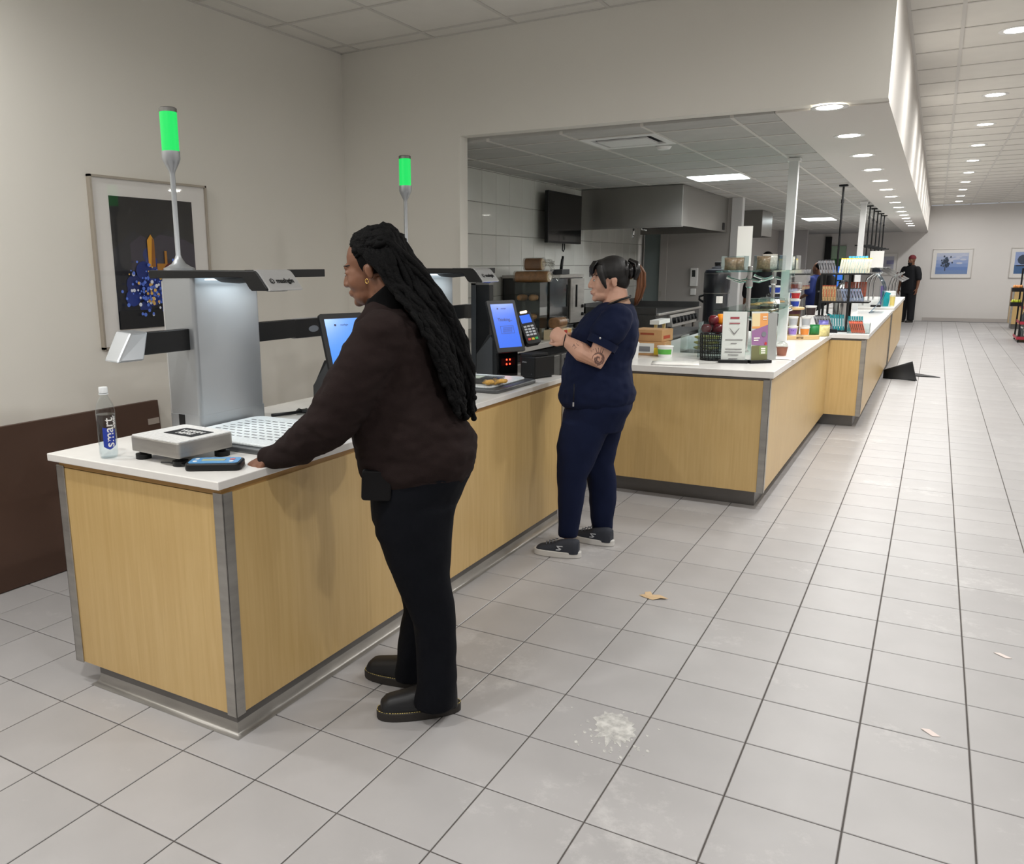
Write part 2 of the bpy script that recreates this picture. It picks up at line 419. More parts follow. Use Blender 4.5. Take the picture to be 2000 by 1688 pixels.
# kitchen ceiling
KX = [-2.10 - .565, -2.10, -1.54, -.98, -.42]; KYP = .575; KY0 = 3.36
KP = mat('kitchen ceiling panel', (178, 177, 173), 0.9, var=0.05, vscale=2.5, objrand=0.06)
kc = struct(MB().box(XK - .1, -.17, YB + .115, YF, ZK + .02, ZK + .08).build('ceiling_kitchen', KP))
gb = MB()
for x in KX: gb.box(x - .011, x + .011, YB + .115, 20.9, ZK - .002, ZK + .02)
y = KY0
while y < 20.9: gb.box(XK, -.17, y - .011, y + .011, ZK - .0025, ZK + .02); y += KYP
gb.build('ceiling_grid', GRIDM, kc)
xs = [XK] + KX + [-.17]
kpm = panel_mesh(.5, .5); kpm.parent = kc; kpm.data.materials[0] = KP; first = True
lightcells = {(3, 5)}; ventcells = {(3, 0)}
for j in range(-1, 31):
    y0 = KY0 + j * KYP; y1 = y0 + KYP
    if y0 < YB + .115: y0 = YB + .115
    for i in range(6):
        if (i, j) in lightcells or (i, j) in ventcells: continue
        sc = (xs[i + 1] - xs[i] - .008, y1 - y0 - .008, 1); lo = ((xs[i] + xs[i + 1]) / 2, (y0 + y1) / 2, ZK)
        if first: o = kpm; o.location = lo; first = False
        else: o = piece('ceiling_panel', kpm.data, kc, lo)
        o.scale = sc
# ------------------------------------------------------------------ lamps
LENS = mat('lit lens', (255, 252, 244), 0.5, emit=14.0)
COOL = mat('lit panel', (240, 252, 255), 0.5, emit=3.5)
def area(name, size, power, col, parent, z, spread=150, shape='DISK', sy=None):
    L = bpy.data.lights.new(name, 'AREA'); L.shape = shape; L.size = size
    if sy: L.size_y = sy
    L.energy = power * LAMP; L.color = col; L.spread = math.radians(spread)
    o = bpy.data.objects.new(name, L); COL.objects.link(o); o.parent = parent; o.location = (0, 0, z)
    return o
def downlight(x, y, z, label, group, power, R=.085, spread=172, col=(1, .985, .962)):
    e_ = empty('downlight', (x, y, z), label=label, cat='ceiling light', group=group)
    MB().lathe([(R * .82, .0), (R * 1.15, -.003), (R * 1.18, -.001), (R * 1.18, .002), (R * .82, .004)], n=24, cap=False).build('trim_ring', WHITE, e_, 60)
    MB().lathe([(0.001, -.0015), (R * .82, -.0015), (R * .82, .001), (.001, .001)], n=24, cap=False).build('lens', LENS, e_)
    if power: area('lamp', R * 1.6, power, col, e_, -.012, spread)
    return e_
ORD = ['first', 'second', 'third', 'fourth', 'fifth', 'sixth', 'seventh', 'eighth', 'ninth', 'tenth', 'eleventh', 'twelfth', 'thirteenth', 'fourteenth', 'fifteenth']
for k in range(15):
    downlight(.128, 3.03 + 1.227 * k, ZK, 'round recessed downlight under the white bulkhead, %s from the camera' % ORD[k], 'downlights in the bulkhead soffit', 8)
ry = [4.96] + [7.55 + 1.986 * k for k in range(9)]
for k, y in enumerate(ry):
    downlight(1.075, y, ZC, 'round downlight in the tiled hall ceiling, %s from the camera' % ORD[k], 'downlights in the hall ceiling', 13, R=.095)
for k, (x, y) in enumerate([(1.075, 2.9), (1.075, .9), (1.075, -1.2), (1.075, -3.3), (3.3, 6.9), (3.3, 2.9), (3.3, -1.2), (3.3, 10.9), (3.3, 15.0), (3.3, 19.0), (3.3, 23.2), (-1.2, -1.4), (-1.2, -3.4), (-2.75, -.75), (-2.75, -2.6)]):
    downlight(x, y, ZC, 'round recessed ceiling downlight outside the picture, %s of fifteen' % ORD[k], 'downlights behind the camera and to the right', 15 if x > -2 else 13, R=.095)
def troffer(x0, x1, y0, y1, label, power):
    e_ = empty('ceiling_panel_light', ((x0 + x1) / 2, (y0 + y1) / 2, ZK), label=label, cat='ceiling light', group='flat panel lights in the kitchen ceiling')
    a, c = (x1 - x0) / 2, (y1 - y0) / 2
    MB().prism(R4(-a, a, -c, c), -.004, .01).build('frame', GRIDM, e_)
    MB().prism(rrect(-a + .02, a - .02, -c + .02, c - .02, .03), -.008, -.004).build('diffuser', COOL, e_)
    if power: area('lamp', a * 1.8, power, (.93, .98, 1), e_, -.02, 150, 'RECTANGLE', c * 1.8)
troffer(-1.54, -.98, KY0 + 5 * KYP, KY0 + 6 * KYP, 'lit flat panel light in the kitchen ceiling above the steel hood', 12)
troffer(-1.62, -1.06, 15.1, 16.2, 'lit flat panel light far back in the kitchen ceiling', 12)
# air diffuser
e_ = empty('air_vent', (-1.26, KY0 + KYP / 2, ZK), label='square white ceiling air diffuser with dark slots over the kitchen opening', cat='air vent')
b = MB(); b.box(-.27, .27, -.28, -.2, -.004, .01); b.box(-.27, .27, .2, .28, -.004, .01); b.box(-.27, -.22, -.2, .2, -.004, .01); b.box(.22, .27, -.2, .2, -.004, .01); b.build('frame', WHITE, e_)
MB().box(-.22, .22, -.2, .2, .012, .016).build('dark_slot', SOFTBLACK, e_)
MB().box(-.19, .17, -.13, .17, -.006, .004).build('plaque', WHITE, e_)
e_ = MB().lathe([(0.001, -.02), (.045, -.02), (.06, 0), (.001, 0)], n=16, cap=False).build('smoke_detector', WHITE, smooth=40, loc=(-1.12, KY0 + 1.2 * KYP, ZK))
tag(e_, 'small round smoke detector on the kitchen ceiling beyond the air diffuser', 'smoke detector')
# ================================================================== COUNTERS
H = 0.934
def poly_top(name, poly, z0, z1, label, cat='worktop'):
    return tag(MB().prism(poly, z0, z1).build(name, QUARTZ, bevel=.003), label, cat)
poly_top('worktop', R4(-2.085, -1.19, -.545, 2.43), .905, H, 'white quartz worktop of the checkout island carrying both self-checkout kiosks')
poly_top('worktop', [(-1.30, 3.185), (-.092, 3.185), (-.092, 6.6), (.235, 6.6), (.235, 11.62), (-.75, 11.62), (-.75, 6.6), (-1.30, 6.6)], .890, H, 'long stepped white quartz worktop of the food counter with baskets and cereal cups')
poly_top('worktop', R4(-.75, .25, 11.66, 16.4), .915, .968, 'raised white worktop at the far end of the food counter')
def post(parent, x, y, sx, sy, z0, z1, w=.045, t=.004):
    """stainless corner angle, legs run towards -sx and -sy of the outer corner (x,y)"""
    b = MB()
    b.box(min(x, x - sx * w), max(x, x - sx * w), min(y, y - sy * t), max(y, y - sy * t), z0, z1)
    b.box(min(x, x - sx * t), max(x, x - sx * t), min(y, y - sy * w), max(y, y - sy * w), z0, z1)
    return b.build('corner_post', STEEL, parent, bevel=.0012)
def kick(parent, x0, x1, y0, y1, h, cove=.0):
    b = MB(); b.box(x0, x1, y0, y1, 0, h)
    o = b.build('toe_kick', DSTEEL, parent)
    if cove:
        n = 6; prof = [(0, .045)] + [(cove * (1 - math.cos(PI / 2 * k / n)), .045 * (1 - math.sin(PI / 2 * k / n))) for k in range(1, n + 1)]
        prof = [(d, max(z, .001)) for d, z in prof]
        b = MB()
        def ring(d, z): return [(x0 - d, y0 - d, z), (x1 + d, y0 - d, z), (x1 + d, y1, z), (x0 - d, y1, z)]
        vs = []; fs = []
        for d, z in prof: vs += ring(d, z)
        for i in range(len(prof) - 1):
            for k in (0, 1, 3):
                a = 4 * i + k; c = 4 * i + (k + 1) % 4; fs.append((a, c, c + 4, a + 4))
        b.add(vs, fs); b.build('cove_base', STEEL, o, 50)
    return o
ck = empty('checkout_counter', (-1.64, .95, 0), label='maple checkout island with steel corner posts and a steel toe kick', cat='counter')
def local(parent, b): b.M = Matrix.Translation(-Vector(parent.location)); return b
zt = .897
local(ck, MB()).box(-2.05, -1.225, -.5, 2.39, .095, .885).build('carcass', mat('carcass board', (150, 118, 72), 0.6), ck)
local(ck, MB()).box(-2.06, -1.21, -.515, 2.395, .878, .905).build('top_rail', mat('rail wood', (176, 136, 80), 0.5), ck)
local(ck, MB()).box(-2.035, -1.25, -.515, -.497, .085, .882).build('end_panel', MAPLE, ck, bevel=.0015)
b = local(ck, MB()); b.box(-1.228, -1.205, -.475, 2.355, .085, .882).build('front_panel', MAPLE, ck, bevel=.0015)
for x, y, sx, sy in ((-1.2, -.52, 1, -1), (-2.075, -.52, -1, -1), (-1.2, 2.4, 1, 1)):
    o = post(ck, x - ck.location.x, y - ck.location.y, sx, sy, .082, .886)
k = kick(ck, -1.965 - ck.location.x, -1.225 - ck.location.x, -.495 - ck.location.y, 2.36 - ck.location.y, .1, .028)
for y in (-.33, .0, 2.2):
    pass
def cabinet(name, x0, x1, y0, y1, ztop, label, loc, front=True, side_from=None, kickh=.12):
    c = empty(name, loc, label=label, cat='counter'); L = Matrix.Translation(-Vector(loc))
    MB(L).box(x0 + .02, x1 - .03, y0 + .03, y1 - .01, kickh, ztop - .012).build('carcass', MATS['carcass board'], c)
    MB(L).box(x0 + .01, x1 - .008, y0 + .008, y1, ztop - .018, ztop).build('top_rail', DSTEEL, c)
    if front: MB(L).box(x0 + .02, x1 - .045, y0 + .003, y0 + .03, kickh, ztop - .02).build('end_panel', MAPLE, c, bevel=.0015)
    MB(L).box(x1 - .03, x1 - .003, (side_from or y0 + .045), y1 - .004, kickh, ztop - .02).build('front_panel', MAPLE, c, bevel=.0015)
    p = post(c, x1 - loc[0], y0 - loc[1], 1, -1, kickh - .003, ztop - .015)
    MB(L).box(x0 + .08, x1 - .07, y0 + .1, y1 - .02, 0, kickh).build('toe_kick', DSTEEL, c)
    return c
cabinet('food_counter', -1.29, -.112, 3.205, 6.6, .890, 'maple food counter section with fruit basket and cereal cups on top', (-.7, 4.9, 0))
cabinet('food_counter', -.74, .218, 6.615, 11.6, .890, 'stepped-out maple counter section under the black snack bar rack', (-.26, 9.1, 0))
cabinet('food_counter', -.74, .232, 11.68, 16.38, .915, 'farthest maple counter section with sneeze guards above', (-.26, 14.0, 0))
# ------------------------------------------------------------------ leaning brown board by left wall
bb = empty('leaning_board', (-3.22, -.6, 0), label='long dark brown board leaning against the left wall behind the island', cat='board')
R_ = Matrix.Rotation(math.radians(-3.5), 4, 'Y')
MB(R_).box(-.018, .018, -2.4, 1.56, .003, .84).build('panel', BROWN, bb, bevel=.002)
MB(R_).box(.018, .022, 1.47, 1.55, .70, .735).build('label_plate', mat('aluminium tag', (190, 180, 172), 0.4, 0.4), bb)
# ------------------------------------------------------------------ framed pictures
def picture(name, label, loc, rz, w_, h_, mx, my, paint, fr=None):
    """local x across, z up, faces -y"""
    e_ = empty(name, loc, rz, label, 'picture'); fr = fr or mat('silver frame', (176, 168, 156), 0.4, 0.5)
    b = MB(); t = .012
    b.box(-w_ / 2, w_ / 2, -.03, 0, -h_ / 2, -h_ / 2 + t); b.box(-w_ / 2, w_ / 2, -.03, 0, h_ / 2 - t, h_ / 2)
    b.box(-w_ / 2, -w_ / 2 + t, -.03, 0, -h_ / 2, h_ / 2); b.box(w_ / 2 - t, w_ / 2, -.03, 0, -h_ / 2, h_ / 2)
    b.build('frame', fr, e_)
    MB().box(-w_ / 2 + t, w_ / 2 - t, -.016, -.002, -h_ / 2 + t, h_ / 2 - t).build('mount', mat('picture mount', (238, 236, 233), 0.7), e_)
    M = frame_m((0, -.0165, 0), (1, 0, 0), (0, -1, 0))
    art('print', paint(w_ / 2 - mx, h_ / 2 - my), e_, M)
    MB().box(-w_ / 2 + t, w_ / 2 - t, -.024, -.022, -h_ / 2 + t, h_ / 2 - t).build('pane', glass('picture glass', (255, 255, 255), ior=1.35), e_)
    return e_
def flat(n, c, **k): return mat('print ' + n, c, 0.6, **k)
def night(a, c):
    rnd = random.Random(3); L = [(flat('night', (24, 26, 36)), R4(-a, a, -c, c))]
    L.append((flat('dusk', (52, 46, 62)), [(-a * .6, -.05), (a, -.05), (a, c * .35), (-a * .2, c * .5), (-a * .6, c * .3)]))
    L.append((flat('treetop', (18, 18, 20)), [(-a, c * .2), (-a * .5, c * .5), (-a * .1, c * .35), (a * .3, c * .55), (a, c * .3), (a, c), (-a, c)]))
    for k in range(26): L.append((flat('glow blue%d' % (k % 3), [(26, 46, 116), (32, 58, 142), (38, 66, 160)][k % 3]), disc(-a * .25 + a * .42 * rnd.gauss(0, .5), -c * .36 + c * .3 * rnd.gauss(0, .5), a * rnd.uniform(.1, .2), 12)))
    L.append((flat('tower', (222, 160, 52)), [(-a * .22, -.02), (-a * .05, -.02), (-a * .05, c * .36), (-a * .13, c * .45), (-a * .22, c * .36)]))
    L.append((flat('tower dark', (150, 96, 34)), [(-a * .16, -.02), (-a * .05, -.02), (-a * .05, c * .36), (-a * .1, c * .4)]))
    L.append((flat('tower low', (176, 120, 44)), R4(-a * .02, a * .22, -.06, .0)))
    L.append((flat('tower low', (176, 120, 44)), R4(a * .18, a * .24, -.03, c * .2)))
    L.append((flat('red tree', (96, 34, 30)), disc(a * .3, -c * .12, a * .16, 10)))
    L.append((flat('ground', (16, 17, 22)), R4(-a, a, -c, -c * .72)))
    for k in range(130):
        x = -a * .25 + a * .5 * rnd.gauss(0, .6); y = -c * .38 + c * .3 * rnd.gauss(0, .6)
        if abs(x) > a * .95 or abs(y) > c * .9: continue
        L.append((rnd.choice([flat('dot white', (226, 232, 246)), flat('dot gold', (226, 182, 96)), flat('dot blue', (92, 126, 226)), flat('dot blue', (92, 126, 226))]), disc(x, y, rnd.uniform(.004, .012), 8)))
    return L
def lonetree(a, c):
    rnd = random.Random(11); L = []
    cols = [(196, 204, 226), (178, 192, 224), (156, 176, 220), (136, 162, 214), (110, 142, 202), (92, 126, 188)]
    for k in range(6): L.append((flat('sky%d' % k, cols[k]), R4(-a, a, c - 2 * c * (k + 1) / 6 - (.002 if k < 5 else 0), c - 2 * c * k / 6)))
    for k in range(9):
        L.append((flat('cloud', (204, 210, 230)), disc(rnd.uniform(-a * .2, a * .75), rnd.uniform(0, c * .8), a * .2, 12, c * .09)))
    L.append((flat('snow', (120, 148, 196)), R4(-a, a, -c, -c * .62)))
    L.append((flat('trunk', (40, 48, 66)), [(-a * .44, -c * .7), (-a * .38, -c * .7), (-a * .4, c * .5), (-a * .42, c * .5)]))
    for k in range(46):
        x = -a * .42 + rnd.gauss(0, a * .13); y = c * .1 + rnd.gauss(0, c * .3)
        L.append((flat('branches', (58, 72, 92)), disc(x, min(y, c * .85), a * .05, 7, c * .09)))
    return L
def shore(a, c):
    return [(flat('sky2', (170, 190, 220)), R4(-a, a, -c * .2, c)), (flat('sea', (70, 110, 160)), R4(-a, a, -c, -c * .2)), (flat('branches', (58, 72, 92)), disc(-a * .5, c * .3, a * .35, 10)), (flat('pier', (34, 42, 60)), R4(-a * .9, a, -c * .3, -c * .2))]
def landscape(a, c):
    return [(flat('haze', (190, 192, 208)), R4(-a, a, -c, c)), (flat('lilac', (150, 152, 196)), R4(a * .3, a, 0, c * .5)), (flat('pines', (92, 104, 112)), [(-a, -c), (-a * .2, -c), (-a * .3, c * .6), (-a, c * .4)])]
picture('framed_picture', 'tall framed night photograph of a lit tower and bokeh lights on the left wall', (-3.29, 1.05, 1.648), PI / 2, .84, .955, .12, .105, night)
FS = 26.9 / 25.77
def farx(x): return .747 + (x - .747) * FS * 1.015
picture('framed_picture', 'framed blue photograph of a lone bare tree on the far wall', (1.09, YF, 1.61), 0, .97, .80, .1, .11, lonetree, mat('pale frame', (206, 202, 196), 0.4, 0.3))
picture('framed_picture', 'framed seaside photograph at the right edge of the far wall', (2.93, YF, 1.61), 0, .97, .80, .1, .11, shore, MATS['pale frame'])
picture('framed_picture', 'framed pale landscape on the far wall behind the hanging rods', (-.62, YF, 1.61), 0, .72, .62, .09, .09, landscape, MATS['pale frame'])
# ================================================================== SELF-CHECKOUT KIOSKS
def mashgin(parent, M, s, name='logo'):
    b = MB(M)
    hx = [(s * .5 * math.cos(PI / 6 + k * PI / 3) - s * 2.35, s * .5 * math.sin(PI / 6 + k * PI / 3)) for k in range(6)]
    b.prism(hx, 0, .0006); o = b.build(name + '_emblem', BLACK, parent)
    bb_ = MB(M)
    for k in range(3):
        a = k * PI / 3 + PI / 6; c_, s_ = math.cos(a) * s * .42, math.sin(a) * s * .42
        nx, ny = -math.sin(a) * s * .035, math.cos(a) * s * .035
        bb_.prism([(-c_ - nx - s * 2.35, -s_ - ny), (c_ - nx - s * 2.35, s_ - ny), (c_ + nx - s * 2.35, s_ + ny), (-c_ + nx - s * 2.35, -s_ + ny)], .0006, .0009)
    bb_.build('emblem_lines', SILVER, o)
    text(name + '_lettering', 'mashgin', s * 1.15, BLACK, parent, M @ Matrix.Translation((s * .35, 0, 0)), bold=.0004)
def kiosk(label, green_power):
    e_ = empty('checkout_kiosk', (-1.84, 0, H), label=label, cat='checkout kiosk', group='self-checkout kiosks on the island')
    # column
    MB().prism(rrect(-.185, 0, 0, .38, .018), .0, .645).build('column', ALU, e_, 40)
    MB().prism(rrect(-.195, -.18, .01, .37, .004), .0, .63).build('back_plate', SILVER, e_, 40)
    MB().prism(rrect(-.188, .003, -.003, .383, .018), .0, .075).build('column_foot', ALU, e_, 40)
    MB().box(-.13, -.095, -.0045, -.003, .015, .075).build('rating_label', BLACK, e_)
    # top arm: black spine with a cranked nose
    prof = [(-.245, .64), (-.25, .65), (-.25, .668), (-.243, .674), (.345, .668), (.36, .655), (.40, .605), (.405, .598), (.40, .592), (.325, .592), (.313, .60), (.285, .638), (.27, .642)]
    MB().prism(prof, -.004, .195, 'y').build('top_arm', BLACK, e_, 35, bevel=.003)
    M = frame_m((.378, .097, .637), (0, 1, 0), (.8, 0, .62))
    nose = MB().prism([(.335, .672), (.353, .667), (.366, .656), (.413, .6), (.413, .594), (.405, .591), (.4, .596), (.358, .65), (.347, .661), (.335, .665)], .003, .19, 'y').build('nose_shell', SILVER, e_, 30)
    mashgin(nose, frame_m((.391, .105, .629), (0, 1, 0), (.77, 0, .64)), .027)
    MB().box(.10, .14, .195, .675, .638, .672).build('light_bar', BLACK, e_, bevel=.002)
    MB().lathe([(.001, -.022), (.07, -.016), (.1, 0), (.001, 0)], n=20, cap=False).build('camera_dome', BLACK, e_, 50, loc=(.16, .1, .64))
    MB().lathe([(.001, -.004), (.04, -.004), (.045, 0), (.001, 0)], n=16, cap=False).build('lens_cover', GLOSSBLACK, e_, 50, loc=(.36, .1, .592))
    MB().box(.02, .09, .05, .33, .632, .637).build('light_strip', mat('kiosk light strip', (225, 245, 255), 0.4, emit=2.5), e_)
    a_ = area('kiosk_light', .07, 1.1, (.86, .96, 1), e_, 0, 165, 'RECTANGLE', .3); a_.location = (.11, .19, .625)
    # side arms
    o = MB().box(-.075, -.035, -.245, 0, .35, .437).build('side_arm', BLACK, e_, bevel=.003)
    MB().add([(-.12, -.21, .445), (-.03, -.21, .44), (-.03, -.29, .44), (-.12, -.29, .445), (-.05, -.27, .34), (.01, -.27, .335), (-.0, -.385, .335), (-.08, -.385, .34)], [(0, 1, 2, 3), (4, 5, 6, 7), (0, 1, 5, 4), (1, 2, 6, 5), (2, 3, 7, 6), (3, 0, 4, 7)]).build('arm_head', ALU, o, bevel=.008)
    o = MB().prism([(-.085, .38), (-.045, .38), (-.045, .665), (-.085, .665)], .35, .437).build('side_arm', BLACK, e_, bevel=.003)
    M = frame_m((-.05, .65, .3935), (.10, 1, 0), (1, -.10, 0))
    b = MB(M); b.prism(rrect(0, .235, -.048, .042, .03), -.025, 0); hd = b.build('arm_head', BLACK, o, bevel=.002)
    b = MB(M); b.prism(rrect(-.0, .243, -.052, .046, .033), -.033, -.024); b.build('head_shell', SILVER, o)
    b = MB(M); b.prism(disc(.14, -.008, .034, 14, .016), 0, .0012); b.build('camera_window', mat('grey window', (110, 116, 124), 0.2), o)
    # signal lamp
    st = MB().lathe([(.062, 0), (.062, .012), (.05, .016), (.028, .03), (.016, .05), (.0105, .065), (.0105, .385), (.012, .395), (.03, .43), (.036, .445), (.036, .475)], n=24).build('lamp_pole', ALU, e_, 28, loc=(-.135, .06, .67))
    g = mat('green signal', (10, 228, 100), 0.4, emit=.62)
    MB().lathe([(.034, 0), (.034, .15)], n=24).build('green_lamp', g, st, 40, loc=(0, 0, .475))
    MB().lathe([(.035, 0), (.035, .014), (.03, .018)], n=24).build('lamp_cap', DSTEEL, st, 40, loc=(0, 0, .625))
    # platform
    pl = MB().prism(rrect(.0, .60, -.19, .33, .03), 0.0, .022).build('platform', mat('platform grey', (92, 94, 96), 0.35, 0.5), e_, 40, bevel=.006)
    mt = mat('speckled tray plate', (226, 232, 234), 0.35, var=0.12, vscale=120)
    pp = MB().prism(rrect(.03, .545, -.165, .305, .05), .022, .034).build('tray_plate', mt, pl, 40, bevel=.004)
    hb = MB()
    for i in range(11):
        for j in range(8):
            x = .09 + .04 * i; y = -.08 + .042 * j
            if 2 <= i + j <= 13: hb.prism(R4(x - .013, x + .013, y - .0035, y + .0035), .0341, .0347)
    hb.build('slot_pattern', DGREY, pp)
    return e_
k1 = kiosk('self-checkout kiosk with a perforated tray and green lamp nearest the camera', 1)
k2 = copy_tree(k1, loc=(-1.84, 1.727, H), label='self-checkout kiosk with a green lamp at the far end of the island')
for c in bpy.data.objects:
    if c.parent == k2 and c.name.startswith('top_arm'): pass
# ------------------------------------------------------------------ payment terminals
SCREEN = mat('screen blue', (66, 120, 250), 0.2, emit=0.6)
SCREEN2 = mat('screen light blue', (70, 150, 250), 0.2, emit=0.6)
INK = mat('screen ink', (18, 34, 84), 0.4)
def terminal(loc, label, thinking):
    n = Vector((.91, -.41, 0)); ang = math.atan2(n.y, n.x)     # local x = facing direction
    e_ = empty('payment_terminal', loc, ang, label, 'payment terminal', 'payment terminals beside the kiosks')
    b = MB(); b.prism([(-.12, 0), (.07, 0), (.06, .2), (.0, .26), (-.02, .26), (-.12, .15)], -.085, .085, 'y'); b.build('stand', SOFTBLACK, e_, bevel=.004)
    for s in (-1, 1):
        b = MB(); b.prism([(-.135, 0), (.03, 0), (.03, .235), (.01, .25), (-.135, .13)], s * .086 - .004, s * .086 + .004, 'y'); b.build('side_cheek', DGREY, e_, bevel=.002)
    b = MB(); b.box(.064, .075, -.08, .08, .0, .2); b.build('scanner_face', GLOSSBLACK, e_, bevel=.002)
    # scanner window with red leds
    led = mat('red led', (255, 40, 20), 0.4, emit=9.0)
    sw = MB().box(.075, .077, -.055, .055, .07, .115).build('scanner_window', mat('scanner window', (40, 12, 14), 0.1), e_)
    for y in (-.013, .013):
        for z in (.078, .106): MB().ell((.0775, y, z), (.003, .0055, .0055), nu=8, nv=6).build('led', led, sw)
    th = math.radians(20)
    nz = Vector((math.cos(th), 0, math.sin(th)))
    M = frame_m((.055, 0, .315), (0, 1, 0), nz)
    fr = MB(M).prism(rrect(-.113, .113, -.168, .168, .012), -.018, .0).build('screen_housing', BLACK, e_, bevel=.002)
    MB(M).prism(R4(-.09, .09, -.138, .142), .0, .0012).build('display', SCREEN if thinking else SCREEN2, fr)
    Mt = M @ Matrix.Translation((0, 0, .0014))
    b = MB(Mt @ Matrix.Translation((-.005, .112, 0))); b.prism([(-.036 + .006 * math.cos(k * PI / 3), .006 * math.sin(k * PI / 3)) for k in range(6)], 0, .0003); b.build('display_emblem', INK, fr)
    text('display_brand', 'mashgin', .013, INK, fr, Mt @ Matrix.Translation((.006, .112, 0)), depth=.0002)
    if thinking:
        text('display_text', 'Thinking...', .028, INK, fr, Mt @ Matrix.Translation((0, .04, 0)), depth=.0002, bold=.0004)
        ib = MB(Mt); x0, x1, y0, y1 = -.05, .055, -.05, .0
        for q in (R4(x0, x1, y0, y0 + .002), R4(x0, x1, y1 - .002, y1), R4(x0, x0 + .002, y0, y1), R4(x1 - .002, x1, y0, y1)): ib.prism(q, 0, .0003)
        for i in range(8):
            for j in range(6): ib.prism([(x0 + .012 + i * .0095 + j * .002, y0 + .008 + j * .006), (x0 + .018 + i * .0095 + j * .002, y0 + .008 + j * .006), (x0 + .02 + i * .0095 + j * .002, y0 + .011 + j * .006), (x0 + .014 + i * .0095 + j * .002, y0 + .011 + j * .006)], 0, .0003)
        ib.build('display_tray_drawing', INK, fr)
    # card reader on its bracket
    M2 = frame_m((.03, .205, .30), (0, 1, 0), Vector((.82, -.25, .5))) @ Matrix.Scale(1.22, 4)
    rd = MB(M2).prism(rrect(-.042, .042, -.1, .095, .014), -.035, 0).build('card_reader', BLACK, e_, bevel=.004)
    MB(M2).prism(R4(-.03, .03, .022, .068), 0, .001).build('reader_display', SCREEN, rd)
    MB(M2).prism(rrect(-.02, .02, .078, .09, .004), 0, .006).build('reader_slot', mat('warm lit slot', (255, 226, 190), 0.4, emit=1.5), rd)
    kb = MB(M2)
    for i in range(3):
        for j in range(4): kb.prism(R4(-.029 + i * .021, -.013 + i * .021, -.052 + j * .016, -.042 + j * .016), 0, .002)
    kb.build('keypad', mat('grey keys', (196, 200, 206), 0.4), rd)
    for i, c in enumerate([(220, 60, 50), (226, 196, 40), (40, 170, 90)]): MB(M2).prism(R4(-.029 + i * .021, -.013 + i * .021, -.078, -.066), 0, .003).build('reader_key', mat('key%d' % i, c, 0.4), rd)
    b = MB(); b.box(-.03, .02, .085, .19, .17, .27); b.build('reader_bracket', BLACK, e_)
    return e_
terminal((-1.59, 2.265, H), 'black payment terminal with a blue Thinking screen and red scanner lights', True)
terminal((-1.6, .655, H), 'black payment terminal with a light blue screen behind the woman in dark brown', False)
tp = empty('black_post', (-1.775, 2.37, H), 0, 'tall narrow black post standing behind the far payment terminal', 'post')
MB().box(-.03, .065, -.03, .03, .008, .565).build('front_cover', BLACK, tp, bevel=.004); MB().box(-.066, -.03, -.035, .03, .008, .575).build('edge_channel', DGREY, tp, bevel=.002); MB().box(-.07, .07, -.045, .045, 0, .008).build('base_plate', BLACK, tp); MB().box(-.066, .065, -.035, .03, .565, .578).build('top_cap', DSTEEL, tp)
# receipt printer
pr_ = empty('receipt_printer', (-1.345, 2.27, H), math.radians(-18), 'small black receipt printer at the end of the island', 'printer')
MB().prism(rrect(-.055, .065, -.085, .1, .008), .012, .135).build('body', BLACK, pr_, bevel=.004)
MB().box(-.045, .05, -.075, .09, 0, .012).build('foot', BLACK, pr_)
MB().box(-.055, .045, -.085, .06, .135, .155).build('lid', SOFTBLACK, pr_, bevel=.004)
text('lettering', 'EPSON', .012, mat('grey print', (150, 150, 152), 0.5), pr_, frame_m((-.02, -.0858, .1), (1, 0, 0), (0, -1, 0)))
MB().ell((.04, -.086, .03), (.004, .002, .004), nu=8, nv=5).build('button', DGREY, pr_)
# food tray and chicken on the far kiosk tray
ft = empty('food_tray', (-1.4, 1.66, H + .035), math.radians(8), 'clear lidded takeaway tray on the far kiosk', 'food tray')
MB().prism(rrect(-.1, .1, -.075, .075, .02), 0, .004).build('base', WHITE, ft)
b = MB()
for k in range(5): b.prism(rrect(-.1 - .003 * k, .1 + .003 * k, -.075 - .003 * k, .075 + .003 * k, .02), .004 + .006 * k, .010 + .006 * k)
b.build('rim', PLASTICBAG, ft)
MB().prism(R4(-.08, .0, -.05, .05), .035, .036).build('printed_label', mat('label green', (196, 206, 190), 0.5), ft)
b = MB(); rnd = random.Random(5)
for k in range(26): b.ell((rnd.uniform(-.075, .075), rnd.uniform(-.035, .035), .012 + rnd.uniform(0, .008)), (rnd.uniform(.012, .024), rnd.uniform(.01, .018), rnd.uniform(.008, .014)), Matrix.Rotation(rnd.random() * 3, 3, 'Z'), 8, 6)
fc = b.build('flatbread', mat('golden crust', (214, 168, 84), 0.6, var=0.3, vscale=40, bump=.5, bscale=120), smooth=180, loc=(-1.31, 1.64, H + .036))
fc.rotation_euler = (0, 0, 1.2); tag(fc, 'golden baked flatbread lying on the far kiosk tray', 'food')
